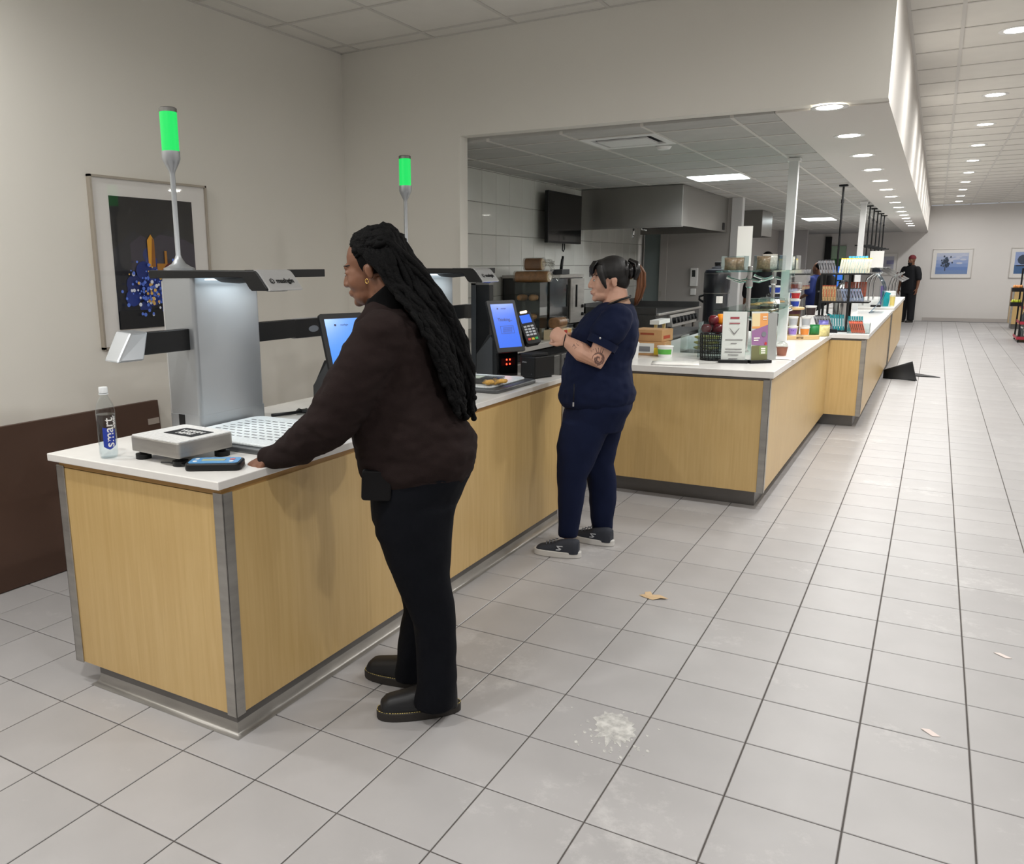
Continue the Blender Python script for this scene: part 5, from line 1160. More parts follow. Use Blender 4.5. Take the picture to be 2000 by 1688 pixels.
# ================================================================== PEOPLE
def remesh(b, name, m, parent, voxel=.008, smooth=4, sf=.5, disp=None):
    o = b.build(name, m); COL.objects.unlink(o)
    md = o.modifiers.new('r', 'REMESH'); md.mode = 'VOXEL'; md.voxel_size = voxel; md.use_smooth_shade = True
    if smooth: s = o.modifiers.new('s', 'SMOOTH'); s.iterations = smooth; s.factor = sf
    me = baked(o); o.modifiers.clear(); o.data = me; me.name = name; COL.objects.link(o)
    if parent: o.parent = parent
    if not me.materials: me.materials.append(m)
    if disp:
        nn = [v.normal.copy() for v in me.vertices]; cc = [v.co.copy() for v in me.vertices]; flat_ = []
        for c_, n_ in zip(cc, nn): flat_ += list(c_ + n_ * disp(c_))
        me.vertices.foreach_set('co', flat_)
    me.polygons.foreach_set('use_smooth', [True] * len(me.polygons)); me.update()
    return o
def loft(b, secs, n=24, p=2.3):
    """secs: (z, u_front, u_back, v_centre, half_depth [, dz_tilt]) horizontal super-ellipse sections"""
    vs = []; fs = []
    for s in secs:
        z, u0, u1, vc, bv = s[:5]; tl = s[5] if len(s) > 5 else 0.0
        c = (u0 + u1) / 2; a = (u1 - u0) / 2
        for k in range(n):
            q = 2 * PI * k / n; cx, sx = math.cos(q), math.sin(q)
            x = math.copysign(abs(cx) ** (2 / p), cx); y = math.copysign(abs(sx) ** (2 / p), sx)
            vs.append((c + a * x, vc + bv * y, z + tl * x))
    for i in range(len(secs) - 1):
        for k in range(n): a_ = i * n + k; c_ = i * n + (k + 1) % n; fs.append((a_, c_, c_ + n, a_ + n))
    fs += [tuple(range(n))[::-1], tuple(range((len(secs) - 1) * n, len(secs) * n))]
    b.add(vs, fs)
def limb(b, pts, n=14):
    """pts: (u,v,z,r); swept rings with rounded ends"""
    P_ = [Vector(p[:3]) for p in pts]; rs = [p[3] for p in pts]
    b.tube(P_, rs, n); b.ell(P_[0], (rs[0],) * 3, nu=12, nv=8); b.ell(P_[-1], (rs[-1],) * 3, nu=12, nv=8)
def head_geo(b, M, s=1.0, female=True):
    k = MB(b.M @ M @ Matrix.Scale(s, 4)); E = k.ell
    E((0, .012, .045), (.074, .096, .088)); E((0, -.04, -.015), (.062, .058, .085)); E((0, -.045, -.07), (.052, .048, .04)); E((0, -.082, -.09), (.022, .018, .018))
    E((0, -.083, .036), (.046, .0115, .013))                       # brow
    k.tube([(0, -.094, .022), (0, -.104, .0), (0, -.111, -.018)], [.008, .0105, .013], 10); E((0, -.11, -.021), (.0135, .012, .0105)); E((-.0135, -.1, -.024), (.009, .01, .008)); E((.0135, -.1, -.024), (.009, .01, .008))
    E((0, -.0985, -.05), (.023, .011, .0065)); E((0, -.0965, -.0605), (.02, .011, .007)); E((0, -.09, -.055), (.03, .012, .018))
    for x in (-1, 1):
        E((x * .034, -.056, -.022), (.027, .032, .036))
        E((x * .072, .014, -.008), (.007, .0155, .026), Matrix.Rotation(math.radians(12), 3, 'X')); E((x * .0775, .021, .005), (.004, .011, .015))
        E((x * .03, -.082, .014), (.016, .012, .009))            # lids
    k.tube([(0, .025, -.03), (0, .03, -.15)], [.056, .06], 14)
    b.v += k.v; o = len(b.f); off = len(b.v) - len(k.v)
    b.f += [tuple(i + off for i in f) for f in k.f]; b.mi += k.mi
def face_bits(parent, M, s, brow, lip, eye=(60, 40, 28), wide=1.0):
    from mathutils.bvhtree import BVHTree
    A = M @ Matrix.Scale(s, 4); I = A.inverted()
    bv = BVHTree.FromPolygons([I @ v.co for v in parent.data.vertices], [tuple(q.vertices) for q in parent.data.polygons])
    def on(x, z, d=0.0):
        h = bv.ray_cast(Vector((x, -.3, z)), Vector((0, 1, 0))); y = h[0].y if h[0] else -.09
        return Vector((x, y - d, z))
    for x in (-1, 1):
        c = on(x * .03, .0115); e_ = MB(A).ell(c + Vector((0, .0052, 0)), (.0115, .008, .0056), nu=12, nv=8).build('eye', mat('eye white', (196, 188, 182), .3), parent, 180)
        MB(A).ell(c + Vector((-.001, -.0019, -.0003)), (.0048, .0018, .0048), nu=10, nv=6).build('iris', mat('iris %s' % str(eye), eye, .2), e_, 180)
        MB(A).tube([on(x * .041, .0138, .0005), on(x * .03, .0182, .0005), on(x * .0195, .0155, .0005)], .0015, 6).build('eyelashes', mat('lash', (14, 12, 12), .6), parent)
        MB(A).tube([on(x * .046, .037, -.0005), on(x * .038, .0405, -.0005), on(x * .027, .041, -.0005), on(x * .014, .037, -.0005)], [.0014, .0026, .0032, .0028], 6).build('eyebrow', brow, parent)
    for zz, rz, w_ in ((-.0505, .0052, .0205), (-.0605, .0058, .018)):
        c = on(0, zz); MB(A).ell(c + Vector((0, .0094, 0)), (w_, .0098, rz)).build('lips', lip, parent, 180)
def hand_geo(b, W_, D, N, L=.18, curl=35, spread=7, thumb_side=1, r=.0085):
    """W_ wrist point, D pointing direction, N back-of-hand normal"""
    D = Vector(D).normalized(); N = Vector(N); N = (N - D * N.dot(D)).normalized(); S = D.cross(N) * thumb_side; W_ = Vector(W_)
    pl = L * .52
    for i in range(5):
        t = i / 4; c = W_ + D * (.0 + pl * t); w_ = .024 + .018 * min(1, t * 1.6)
        R_ = Matrix((S, D, N)).transposed()
        b.ell(c, (w_, .03, .0145), R_, 12, 8)
    for f in range(4):
        x = (-1.5 + f) * .0185; ln = L * (.46, .5, .46, .36)[f]; base = W_ + D * (pl * (.98 - .04 * abs(f - 1))) - S * x
        d = (D + S * (-x * spread * .12)).normalized(); p = base - D * .02; pts = [p, base]; q = base
        for j, sg in enumerate((.44, .31, .25)):
            a = math.radians(curl * (j + .6)); dd = (d * math.cos(a) - N * math.sin(a)); q = q + dd * ln * sg; pts.append(q)
        b.tube(pts, [r, r * 1.02, r * .98, r * .9, r * .8], 8); b.ell(pts[-1], (r * .82,) * 3, nu=8, nv=6); b.ell(base, (r * 1.08,) * 3, nu=8, nv=6)
    q = W_ + D * (pl * .22) + S * .026; pts = [W_ + D * .012 + S * .014, q]
    for a, ln in ((38, .034), (22, .03), (10, .024)):
        dd = D * math.cos(math.radians(a)) + S * math.sin(math.radians(a)) - N * .35; q = q + dd.normalized() * ln; pts.append(q)
    b.tube(pts, [.013, .0125, .0115, .0098, .0085], 8); b.ell(pts[-1], (.0085,) * 3, nu=8, nv=6)
def shoe(name, parent, loc, ang, Ls, m_up, m_sole, h_heel=.03, collar=.08, boot=False, stitch=None, lace=None):
    """local x = toe direction, placed on floor"""
    M = Matrix.Translation(loc) @ Matrix.Rotation(ang, 4, 'Z')
    def outline(s, e=0.0):
        P_ = []
        for k in range(28):
            a = 2 * PI * k / 28; x = math.cos(a); y = math.sin(a)
            w_ = .046 + .008 * math.cos(a * 1.0 - .3); P_.append(((Ls / 2 + e) * math.copysign(abs(x) ** .8, x), (w_ + e) * math.copysign(abs(y) ** .85, y) * s))
        return P_
    b = MB(M); b.prism(outline(1, .004), .0005, h_heel); so = b.build('sole', m_sole, parent, 40, bevel=.004)
    b = MB(M)
    def sec(x0, x1, z0, z1, hw0, hw1): pass
    hts = [(-.46, .1 if not boot else .12), (-.36, .106 if not boot else .13), (-.2, .1 if not boot else .125), (-.05, .092 if not boot else .112), (.1, .074 if not boot else .1), (.25, .064 if not boot else .092), (.38, .056 if not boot else .084), (.46, .042 if not boot else .062)]
    vs = []; fs = []; n = 12
    for t, hh in hts:
        x = t * Ls; hw = .0395 + .008 * math.sin((t + .5) * PI * .95)
        if t > .4: hw *= .78
        if t < -.42: hw *= .75
        for k in range(n):
            a = PI * k / (n - 1); vs.append((x, hw * math.copysign(abs(math.cos(a)) ** .7, math.cos(a)), h_heel * .6 + (hh - h_heel * .6) * math.sin(a) ** .6))
    for i in range(len(hts) - 1):
        for k in range(n - 1): a_ = i * n + k; fs.append((a_, a_ + 1, a_ + 1 + n, a_ + n))
        fs.append((i * n + n - 1, i * n, (i + 1) * n, (i + 1) * n + n - 1))
    fs += [tuple(range(n)), tuple(range((len(hts) - 1) * n, len(hts) * n))]
    b.add(vs, fs); up = remesh(b, 'shoe_upper', m_up, parent, .006, 5)
    if stitch:
        o_ = outline(1, .0022); 
        for k in range(28):
            p, q = Vector(o_[k]), Vector(o_[(k + 1) % 28]); b2 = MB(M)
        b2 = MB(M)
        for k in range(28):
            p, q = Vector(o_[k]), Vector(o_[(k + 1) % 28]); nseg = max(1, int((q - p).length / .008))
            for j in range(nseg):
                a0 = p.lerp(q, (j + .15) / nseg); a1 = p.lerp(q, (j + .75) / nseg); b2.tube([(a0.x, a0.y, h_heel + .0012), (a1.x, a1.y, h_heel + .0012)], .0012, 5)
        b2.build('welt_stitching', stitch, so)
    if lace:
        for k in range(4):
            x = (-.02 + .07 * k) * Ls + .01; MB(M).tube([(x, -.024, .088 - .0075 * k), (x + .006, 0, .0985 - .0078 * k), (x, .024, .088 - .0075 * k)], .0026, 6).build('lace', lace, up, 180)
    return so, up
def person(label, o, u):
    ang = math.atan2(u[1], u[0]); e_ = empty('person', o, ang, label, 'person'); return e_
SK1 = mat('brown skin', (118, 78, 56), .5, var=.06, vscale=25); SK2 = mat('light skin', (206, 160, 138), .5, var=.05, vscale=25)
# ------------------------------------------------------------------ woman in dark brown sweatshirt
W1 = person('woman in a dark brown sweatshirt and black trousers leaning at the nearest kiosk', (-.787, -.009, 0), (.838, .545))
KN = mat('brown black knit', (37, 28, 27), .95, bump=.35, bscale=420, spec=.15); TRO = mat('black trousers', (11, 13, 19), .9, bump=.2, bscale=300, spec=.15)
HM = Matrix.Translation((-.124, .015, 1.598)) @ Matrix.Scale(.96, 4) @ Matrix.Rotation(math.radians(-110), 4, 'Z') @ Matrix.Rotation(math.radians(15), 4, 'X')
b = MB(); head_geo(b, HM, 1.0)
limb(b, [(-.085, .0, 1.52, .055), (-.06, 0, 1.4, .1), (-.02, 0, 1.15, .11), (.02, 0, .95, .12)])
limb(b, [(-.08, -.13, 1.4, .05), (-.26, -.15, 1.12, .045), (-.37, -.09, 1.02, .04), (-.495, -.01, .968, .027)])
limb(b, [(-.06, .14, 1.4, .05), (-.02, .22, 1.14, .045), (-.16, .18, 1.06, .035)])
limb(b, [(.02, -.07, .9, .08), (.04, -.09, .5, .055), (.075, -.1, .12, .04)]); limb(b, [(.0, .08, .9, .08), (.0, .1, .5, .05), (.0, .11, .1, .035)])
hand_geo(b, (-.497, -.008, .967), (-.8, .25, -.45), (-.45, -.2, .85), L=.165, curl=38, thumb_side=-1)
hand_geo(b, (-.16, .18, 1.06), (-.8, -.5, .0), (0, .3, 1), L=.165, curl=40)
body1 = remesh(b, 'body', SK1, W1, .0046, 5)
LIP1 = mat('dark lips', (112, 60, 56), .4)
face_bits(body1, HM, 1.0, mat('black brow', (20, 16, 15), .8), LIP1)
MB(HM).tube([(-.083, .002 + .006 * math.cos(a), -.036 + .008 * math.sin(a)) for a in [k * PI / 6 for k in range(13)]], .0016, 6).build('earring', mat('gold', (230, 190, 110), .2, 1.0), body1, 180)
MB(HM).tube([(.083, .002 + .006 * math.cos(a), -.036 + .008 * math.sin(a)) for a in [k * PI / 6 for k in range(13)]], .0016, 6).build('earring', MATS['gold'], body1, 180)
def folds(sc_, amp, seed, zdir=1.0):
    def f(c):
        p = Vector((c.x * sc_, c.y * sc_, c.z * sc_ * zdir)); return amp * (noise.noise(p + Vector((seed, 0, 0))) + .5 * noise.noise(p * 2.3 + Vector((0, seed, 0))))
    return f
b = MB()
loft(b, [(.872, -.165, .185, 0, .165, .012), (.905, -.188, .212, 0, .185, .0), (.94, -.196, .225, 0, .197), (1.0, -.206, .233, 0, .2), (1.06, -.222, .213, 0, .195), (1.12, -.224, .168, 0, .185), (1.2, -.232, .125, 0, .18), (1.28, -.23, .10, 0, .182), (1.36, -.21, .07, 0, .188), (1.41, -.19, .045, 0, .18), (1.45, -.175, .015, 0, .14), (1.485, -.155, -.02, 0, .09), (1.51, -.145, -.035, 0, .068)])
b.ell((-.09, -.15, 1.405), (.085, .07, .07)); b.ell((-.07, .15, 1.405), (.085, .07, .07))
limb(b, [(-.10, -.145, 1.39, .088), (-.165, -.165, 1.28, .094), (-.225, -.17, 1.17, .088), (-.275, -.155, 1.105, .08), (-.335, -.115, 1.06, .073), (-.40, -.07, 1.012, .064), (-.46, -.03, .977, .046), (-.492, -.012, .967, .038)], 18)
limb(b, [(-.07, .15, 1.39, .085), (-.03, .22, 1.2, .08), (-.04, .24, 1.12, .07), (-.15, .19, 1.07, .05)])
sw = remesh(b, 'sweatshirt', KN, W1, .009, 5, disp=folds(10, .011, 3.1, 1.8))
b = MB(); limb(b, [(-.482, -.017, .969, .0405), (-.508, -.002, .963, .038)], 18); remesh(b, 'cuff', KN, sw, .006, 2)
b = MB(); loft(b, [(.858, -.162, .178, 0, .162, .014), (.872, -.17, .19, 0, .17, .012), (.905, -.187, .21, 0, .184, .0)]); remesh(b, 'hem_rib', KN, sw, .007, 2)
b = MB(); loft(b, [(1.455, -.165, -.01, 0, .1, .012), (1.5, -.158, -.018, .0, .082, .035), (1.545, -.152, -.028, .005, .073, .052)]); remesh(b, 'collar', mat('black collar', (7, 7, 8), .9, spec=.1), sw, .007, 2)
b = MB()
loft(b, [(.96, -.15, .185, 0, .16), (.9, -.162, .205, 0, .18), (.84, -.156, .176, 0, .183), (.78, -.153, .152, 0, .175), (.73, -.148, .138, 0, .165)])
loft(b, [(.8, -.13, .15, -.08, .1), (.7, -.135, .13, -.085, .1), (.62, -.105, .125, -.088, .098), (.54, -.075, .124, -.09, .092), (.45, -.04, .135, -.092, .085), (.36, -.012, .142, -.095, .08), (.26, .0, .145, -.098, .078), (.16, .0, .143, -.1, .08), (.09, -.01, .138, -.1, .082), (.055, -.016, .137, -.1, .082)])
loft(b, [(.8, -.14, .12, .085, .095), (.7, -.15, .1, .09, .095), (.6, -.128, .085, .095, .09), (.5, -.09, .075, .1, .085), (.42, -.06, .085, .1, .08), (.32, -.05, .085, .105, .078), (.2, -.07, .065, .11, .075), (.1, -.085, .05, .11, .075), (.05, -.09, .05, .11, .075)])
remesh(b, 'trousers', TRO, W1, .009, 5, disp=folds(7, .009, 8.2, .8))
ph = MB(Matrix.Rotation(math.radians(3), 4, 'Y')).prism(rrect(-.22, -.12, .835, .938, .012), -.17, -.135, 'y').build('phone_pouch', mat('pouch', (12, 11, 13), .6, spec=.2), W1, bevel=.005)
BOOT = mat('boot leather', (22, 23, 26), .5, bump=.1, bscale=150); SOLE = mat('dark sole', (40, 36, 33), .6); ST = mat('yellow stitching', (206, 186, 110), .6)
ang0 = math.atan2(.545, .838)
def W2L(e_, p): return e_.matrix_basis.inverted() @ Vector(p)
for nm, c, d in (('near', (-.745, -.062, 0), (-.76, -.65)), ('far', (-.935, .105, 0), (-.985, -.17))):
    lc = Matrix.Rotation(-ang0, 4, 'Z') @ (Vector(c) - Vector((-.787, -.009, 0))); a = math.atan2(d[1], d[0]) - ang0
    shoe('boot', W1, lc, a, .305, BOOT, SOLE, .034, boot=True, stitch=ST)
# dreadlocks
HAIR1 = mat('black locs', (6, 6, 7), .75, bump=.8, bscale=220, spec=.15)
rnd = random.Random(4)
def lerp_curve(C, t):
    t = max(0, min(.9999, t)) * (len(C) - 1); i = int(t); f = t - i; return (C[i][0] * (1 - f) + C[i + 1][0] * f, C[i][1] * (1 - f) + C[i + 1][1] * f)
INN = [(-.085, 1.60), (-.06, 1.54), (.0, 1.475), (.04, 1.41), (.075, 1.33), (.1, 1.24), (.13, 1.18), (.155, 1.11)]
OUT = [(-.03, 1.70), (.035, 1.625), (.085, 1.545), (.13, 1.48), (.165, 1.41), (.19, 1.34), (.208, 1.26), (.208, 1.18), (.21, 1.10)]
b = MB()
cb_ = MB(HM); cb_.ell((0, .018, .048), (.077, .098, .0875)); 
for v, f in ((cb_.v, cb_.f),):
    hr = HM.inverted()
    keep = [i for i, p in enumerate(v) if (lambda q: q.y > -.02 + .0 * q.z or q.z > .12)(hr @ Vector(p))]
    ks = set(keep); mp = {}; vs = []
    for i in keep: mp[i] = len(vs); vs.append(v[i])
    b.add(vs, [tuple(mp[i] for i in fc) for fc in f if all(i in ks for i in fc)])
def loc_strand(pts, r0, r1, seed):
    # resample and twist
    P_ = [Vector(p) for p in pts]; n = 34; out = []; rs = []
    for k in range(n + 1):
        t = k / n * (len(P_) - 1); i = min(int(t), len(P_) - 2); f = t - i
        p0 = P_[max(i - 1, 0)]; p1 = P_[i]; p2 = P_[i + 1]; p3 = P_[min(i + 2, len(P_) - 1)]
        q = .5 * ((2 * p1) + (p2 - p0) * f + (2 * p0 - 5 * p1 + 4 * p2 - p3) * f * f + (3 * p1 - p0 - 3 * p2 + p3) * f ** 3)
        a = k * 1.15 + seed; q = q + Vector((math.cos(a) * .0028, math.sin(a) * .0028, math.sin(a * .7) * .002)); out.append(q)
        rs.append((r0 + (r1 - r0) * k / n) * (1 + .22 * math.sin(k * 2.3 + seed)))
    b.tube(out, rs, 7); b.ell(out[-1], (r1 * 1.25,) * 3, nu=8, nv=5)
for k in range(74):
    # root on the skull
    az = rnd.uniform(-1.5, 1.5); el = rnd.uniform(.1, 1.2); yr = -.5 + rnd.random() * 1.2
    x = .078 * math.sin(az) * math.cos(el * .6); y = .018 + .095 * yr; z = .052 + .085 * math.sqrt(max(.05, 1 - (x / .08) ** 2 - ((y - .018) / .1) ** 2 if 1 - (x / .08) ** 2 - ((y - .018) / .1) ** 2 > 0 else .05))
    if z < .05: z = .06
    p0 = HM @ Vector((x, y, z)); p1 = HM @ Vector((x * 1.06, min(y + .055, .105), z * .97)); p2 = HM @ Vector((x * .9, .118, .03 + .04 * rnd.random()))
    t_end = rnd.uniform(.72, 1.0); f = rnd.random(); vv0 = -.10 - .06 * rnd.random() if rnd.random() < .62 else rnd.uniform(-.1, .1)
    pts = [p0, p1, p2]
    for j, t in enumerate((.3, .48, .66, .83, 1.0)):
        tt = t * t_end; i_ = lerp_curve(INN, tt); o_ = lerp_curve(OUT, tt); ff = min(1, max(0, f + rnd.uniform(-.07, .07)))
        thick = 1 - abs(ff - .2) * .3
        uu = i_[0] * (1 - ff) + o_[0] * ff; zz = i_[1] * (1 - ff) + o_[1] * ff
        wv = vv0 * (1.0 if ff < .6 else .75) * (.55 + .25 * t)
        pts.append(Vector((uu, wv + rnd.uniform(-.006, .006), zz)))
    loc_strand(pts, .0115, .0085, rnd.random() * 6)
for k in range(30):     # short rows along the hairline and temples
    az = -1.45 + 2.9 * k / 29; x = .07 * math.sin(az); z0 = .045 + .072 * math.cos(az)
    def skull(x_, z_): return .012 - .096 * math.sqrt(max(.02, 1 - (x_ / .074) ** 2 - ((z_ - .045) / .088) ** 2))
    y0_ = skull(x, z0); p0 = HM @ Vector((x, y0_ + .002, z0)); p1 = HM @ Vector((x * 1.04, y0_ * .5 + .008, z0 + .012 * math.cos(az) + .008)); p2 = HM @ Vector((x * 1.1, .04, .03 + z0 * .92)); p3 = HM @ Vector((x * 1.0, .1, .02 + z0 * .7))
    loc_strand([p0, p1, p2, p3], .006, .0095, k)
for k in range(30):
    f = k / 29; p0 = HM @ Vector((.07 - .02 * f, -.005 + .1 * f, .09 - .03 * f)); p1 = HM @ Vector((.088 - .01 * f, .035 + .075 * f, .03)); q = .03 + .05 * f
    pts = [p0, p1]; te = rnd.uniform(.6, .95); ff0 = .02 + .5 * f
    for j, t in enumerate((.14, .32, .5, .68, .84, 1.0)):
        tt = t * te; i_ = lerp_curve(INN, tt); o_ = lerp_curve(OUT, tt); ff = ff0 * (.5 + .5 * t) + rnd.uniform(-.05, .05)
        pts.append(Vector((i_[0] * (1 - ff) + o_[0] * ff, -.085 - .08 * min(1, t * 1.6) * (1 - .4 * f) + rnd.uniform(-.008, .008), i_[1] * (1 - ff) + o_[1] * ff)))
    loc_strand(pts, .0115, .0085, rnd.random() * 6)
hb_ = b.build('locs_hair', HAIR1, body1, 180)
# ------------------------------------------------------------------ woman in navy scrubs
W2 = person('woman in navy scrubs with a ponytail and tattooed arm beside the far kiosk', (-.941, 1.857, 0), (.929, .371)); ang2 = math.atan2(.371, .929)
NAVY = mat('navy scrub cloth', (15, 24, 52), .85, bump=.15, bscale=350, spec=.2)
HM2 = Matrix.Translation((.192, .1, 1.526)) @ Matrix.Rotation(math.radians(-82), 4, 'Z') @ Matrix.Rotation(math.radians(3), 4, 'X')
b = MB(); head_geo(b, HM2, .98)
limb(b, [(.235, .1, 1.46, .058), (.225, .1, 1.3, .1), (.15, .1, 1.05, .11), (.14, .1, .92, .1)])
limb(b, [(.23, -.09, 1.33, .06), (.17, -.125, 1.22, .062), (.125, -.13, 1.125, .062), (.05, -.09, 1.155, .053), (-.02, -.045, 1.2, .035), (-.03, -.04, 1.207, .031)])
limb(b, [(.23, .29, 1.33, .06), (.15, .32, 1.13, .055), (.03, .22, 1.17, .04), (-.02, .15, 1.215, .03)])
limb(b, [(.12, .05, .88, .08), (.03, .0, .5, .06), (.0, .0, .1, .04)]); limb(b, [(.17, .16, .88, .08), (.17, .2, .45, .06), (.2, .21, .1, .04)])
hand_geo(b, (-.03, -.04, 1.208), (-.55, .35, .35), (-.5, -.75, .45), L=.165, curl=52, thumb_side=-1)
hand_geo(b, (-.02, .15, 1.216), (-.6, -.5, .15), (-.3, .2, .9), L=.165, curl=52)
body2 = remesh(b, 'body', SK2, W2, .0046, 5)
face_bits(body2, HM2, .98, mat('dark brow', (38, 28, 24), .8), mat('pink lips', (178, 104, 98), .4), (70, 90, 100))
MB().tube([(-.034 + .006 * math.cos(a) - .01, -.036 + .033 * math.cos(a + 1.2) * .9, 1.212 + .033 * math.sin(a + 1.2)) for a in [k * PI / 8 for k in range(17)]], .003, 6).build('wristband', BLACK, body2, 180)
b = MB()
loft(b, [(.835, -.055, .325, .1, .19), (.87, -.074, .352, .1, .21), (.92, -.07, .358, .1, .215), (.97, -.063, .346, .1, .208), (1.04, -.054, .325, .1, .195), (1.11, -.038, .33, .1, .188), (1.18, -.018, .36, .1, .19), (1.25, -.008, .364, .1, .2), (1.31, .04, .356, .1, .205), (1.36, .09, .342, .1, .185), (1.395, .13, .325, .1, .12), (1.42, .175, .3, .1, .075)])
b.ell((.235, -.075, 1.335), (.085, .075, .075)); b.ell((.235, .275, 1.335), (.085, .075, .075))
limb(b, [(.23, -.09, 1.33, .088), (.2, -.11, 1.285, .09), (.175, -.122, 1.262, .086)], 18); limb(b, [(.23, .285, 1.33, .085), (.17, .315, 1.2, .085)], 18)
top = remesh(b, 'scrub_top', NAVY, W2, .009, 5, disp=folds(10, .008, 5.5, 1.4))
b = MB(); b.tube([(.165, -.124, 1.225), (.146, -.13, 1.187)], [.084, .0815], 20, cap=False); b.build('sleeve_hem', NAVY, top, 180)
MB().ell((.14, -.222, 1.242), (.006, .003, .006), nu=10, nv=6).build('snap_button', CHROME, top, 180)
MB().tube([(.012, -.105, .985), (.012, -.11, .93), (.01, -.11, .875)], .003, 6).build('zip', BLACK, top, 180); MB().box(.006, .014, -.116, -.112, .862, .885).build('zip_pull', CHROME, top)
text('lettering', 'FIGS', .012, mat('grey embroidery', (150, 156, 170), .6), top, frame_m((-.012, -.114, .876), (1, 0, 0), (0, -1, 0))) if False else None
b = MB(); loft(b, [(1.392, .14, .315, .1, .105, .01), (1.42, .17, .3, .1, .082, .012), (1.435, .185, .294, .1, .075, .012)]); o = remesh(b, 'undershirt_collar', mat('striped collar', (176, 140, 116), .7), top, .006, 2)
MB().tube([(.305, .06, 1.448), (.3, .02, 1.445), (.25, .0, 1.43), (.19, .01, 1.405), (.14, .03, 1.37), (.11, .05, 1.33)], .006, 8).build('lanyard', BLACK, top, 180)
b = MB()
loft(b, [(.9, -.03, .34, .1, .19), (.83, -.035, .34, .1, .2), (.776, -.048, .31, .1, .195), (.7, -.06, .285, .1, .18)])
loft(b, [(.76, -.05, .23, .02, .11), (.68, -.066, .2, .01, .11), (.6, -.074, .17, .0, .1), (.5, -.077, .13, .0, .092), (.43, -.072, .092, .0, .085), (.33, -.067, .088, .0, .08), (.22, -.065, .073, .0, .068), (.13, -.061, .058, .0, .058), (.085, -.06, .05, .0, .054)])
loft(b, [(.76, .04, .3, .18, .11), (.66, .05, .285, .19, .11), (.56, .06, .265, .2, .1), (.474, .065, .255, .205, .092), (.39, .094, .272, .21, .085), (.27, .114, .276, .21, .08), (.135, .13, .262, .21, .066), (.06, .137, .256, .21, .058)])
remesh(b, 'scrub_trousers', NAVY, W2, .009, 5, disp=folds(8, .007, 2.2, .8))
SNK = mat('charcoal knit shoe', (42, 46, 56), .75, bump=.4, bscale=300); SOLW = mat('off white sole', (206, 204, 200), .5); LAC = mat('grey lace', (96, 100, 110), .7)
for c, d in (((-.965, 1.755, 0), (-.985, -.17)), ((-.87, 2.06, 0), (-.99, .06))):
    lc = Matrix.Rotation(-ang2, 4, 'Z') @ (Vector(c) - Vector((-.941, 1.857, 0))); a = math.atan2(d[1], d[0]) - ang2
    so, up = shoe('shoe', W2, lc, a, .265, SNK, SOLW, .036, lace=LAC)
    A = Matrix.Translation(lc) @ Matrix.Rotation(a, 4, 'Z')
    z_ = [(-.018, .012), (.016, .014), (.02, .009), (-.008, .007), (.012, -.004), (.002, -.012), (-.02, -.013), (-.018, -.008), (.0, -.006), (-.012, .004)]
    b = MB(A @ frame_m((-.02, .0475, .057), (-1, 0, 0), (0, 1, .25))); b.prism(z_, 0, .0015); b.build('shoe_emblem', mat('pale emblem', (190, 194, 200), .5), up)
# tattoo on upper arm (flat print just above the skin)
TAT = mat('tattoo ink', (86, 70, 66), .55); TAT2 = mat('tattoo shade', (150, 108, 94), .55)
from mathutils.bvhtree import BVHTree
bvh = BVHTree.FromPolygons([v.co.copy() for v in body2.data.vertices], [tuple(q.vertices) for q in body2.data.polygons])
def skin_at(u, z):
    h = bvh.ray_cast(Vector((u, -.6, z)), Vector((0, 1, 0))); return h[0] if h[0] else None
def tattoo(pts, r, m):
    P_ = [q for q in (skin_at(*t) for t in pts) if q is not None]
    if len(P_) > 1: MB().tube(P_, r, 5).build('tattoo_line', m, body2, 180)
rnd = random.Random(12); cu, cz = .135, 1.128
for q in range(7):
    a0 = q * .9; tattoo([(cu + (.007 + .0042 * q) * math.cos(a0 + k * .5), cz + (.008 + .0048 * q) * math.sin(a0 + k * .5)) for k in range(9)], .0022, TAT if q % 2 else TAT2)
for q in range(6): a0 = 1.0 + q * .25; tattoo([(cu + .03 * math.cos(a0), cz + .03 * math.sin(a0)), (cu + .055 * math.cos(a0 + .1), cz + .06 * math.sin(a0 + .1))], .0018, TAT)
for q in range(5): tattoo([(.0 + .006 * q, 1.185 + .012 * math.sin(q * 2)), (.008 + .006 * q, 1.2 - .012 * math.sin(q * 1.7))], .0018, TAT)
# hair
HAIR2 = mat('dark brown hair', (15, 13, 13), .58, var=.2, vscale=40, stretch=(1, 1, .2), bump=.3, bscale=120); HAIR3 = mat('copper hair', (104, 62, 32), .5, var=.3, vscale=60, stretch=(4, 4, .3), bump=.3, bscale=120)
A2 = HM2 @ Matrix.Scale(.98, 4)
b = MB(A2); b.ell((0, .02, .055), (.081, .101, .088)); b.ell((0, .06, .0), (.068, .055, .06)); b.ell((0, -.045, .094), (.056, .042, .031))
cut = []
for (x, z_, s_) in ((-.062, .01, 1), (.062, .01, 1)): b.tube([(x * .9, -.065, .09), (x * 1.2, -.062, .05), (x * 1.22, -.045, .0), (x * 1.18, -.03, -.04)], [.02, .02, .015, .006], 8)
hm = remesh(b, 'hair', HAIR2, body2, .007, 3)
inv = A2.inverted()
bmh = bmesh.new(); bmh.from_mesh(hm.data)
kill = [v for v in bmh.verts if (lambda q: q.y < -.035 and q.z < .07 and abs(q.x) < .052)(inv @ v.co)]
bmesh.ops.delete(bmh, geom=kill, context='VERTS'); bmh.to_mesh(hm.data); bmh.free()
fr = MB(A2); rnd = random.Random(8)
for k in range(26):
    x = -.05 + .1 * k / 25; L_ = rnd.uniform(.05, .085); fr.tube([(x, -.075, .115), (x * 1.1, -.098, .085), (x * 1.12, -.102, .115 - L_)], [.006, .0045, .0012], 5)
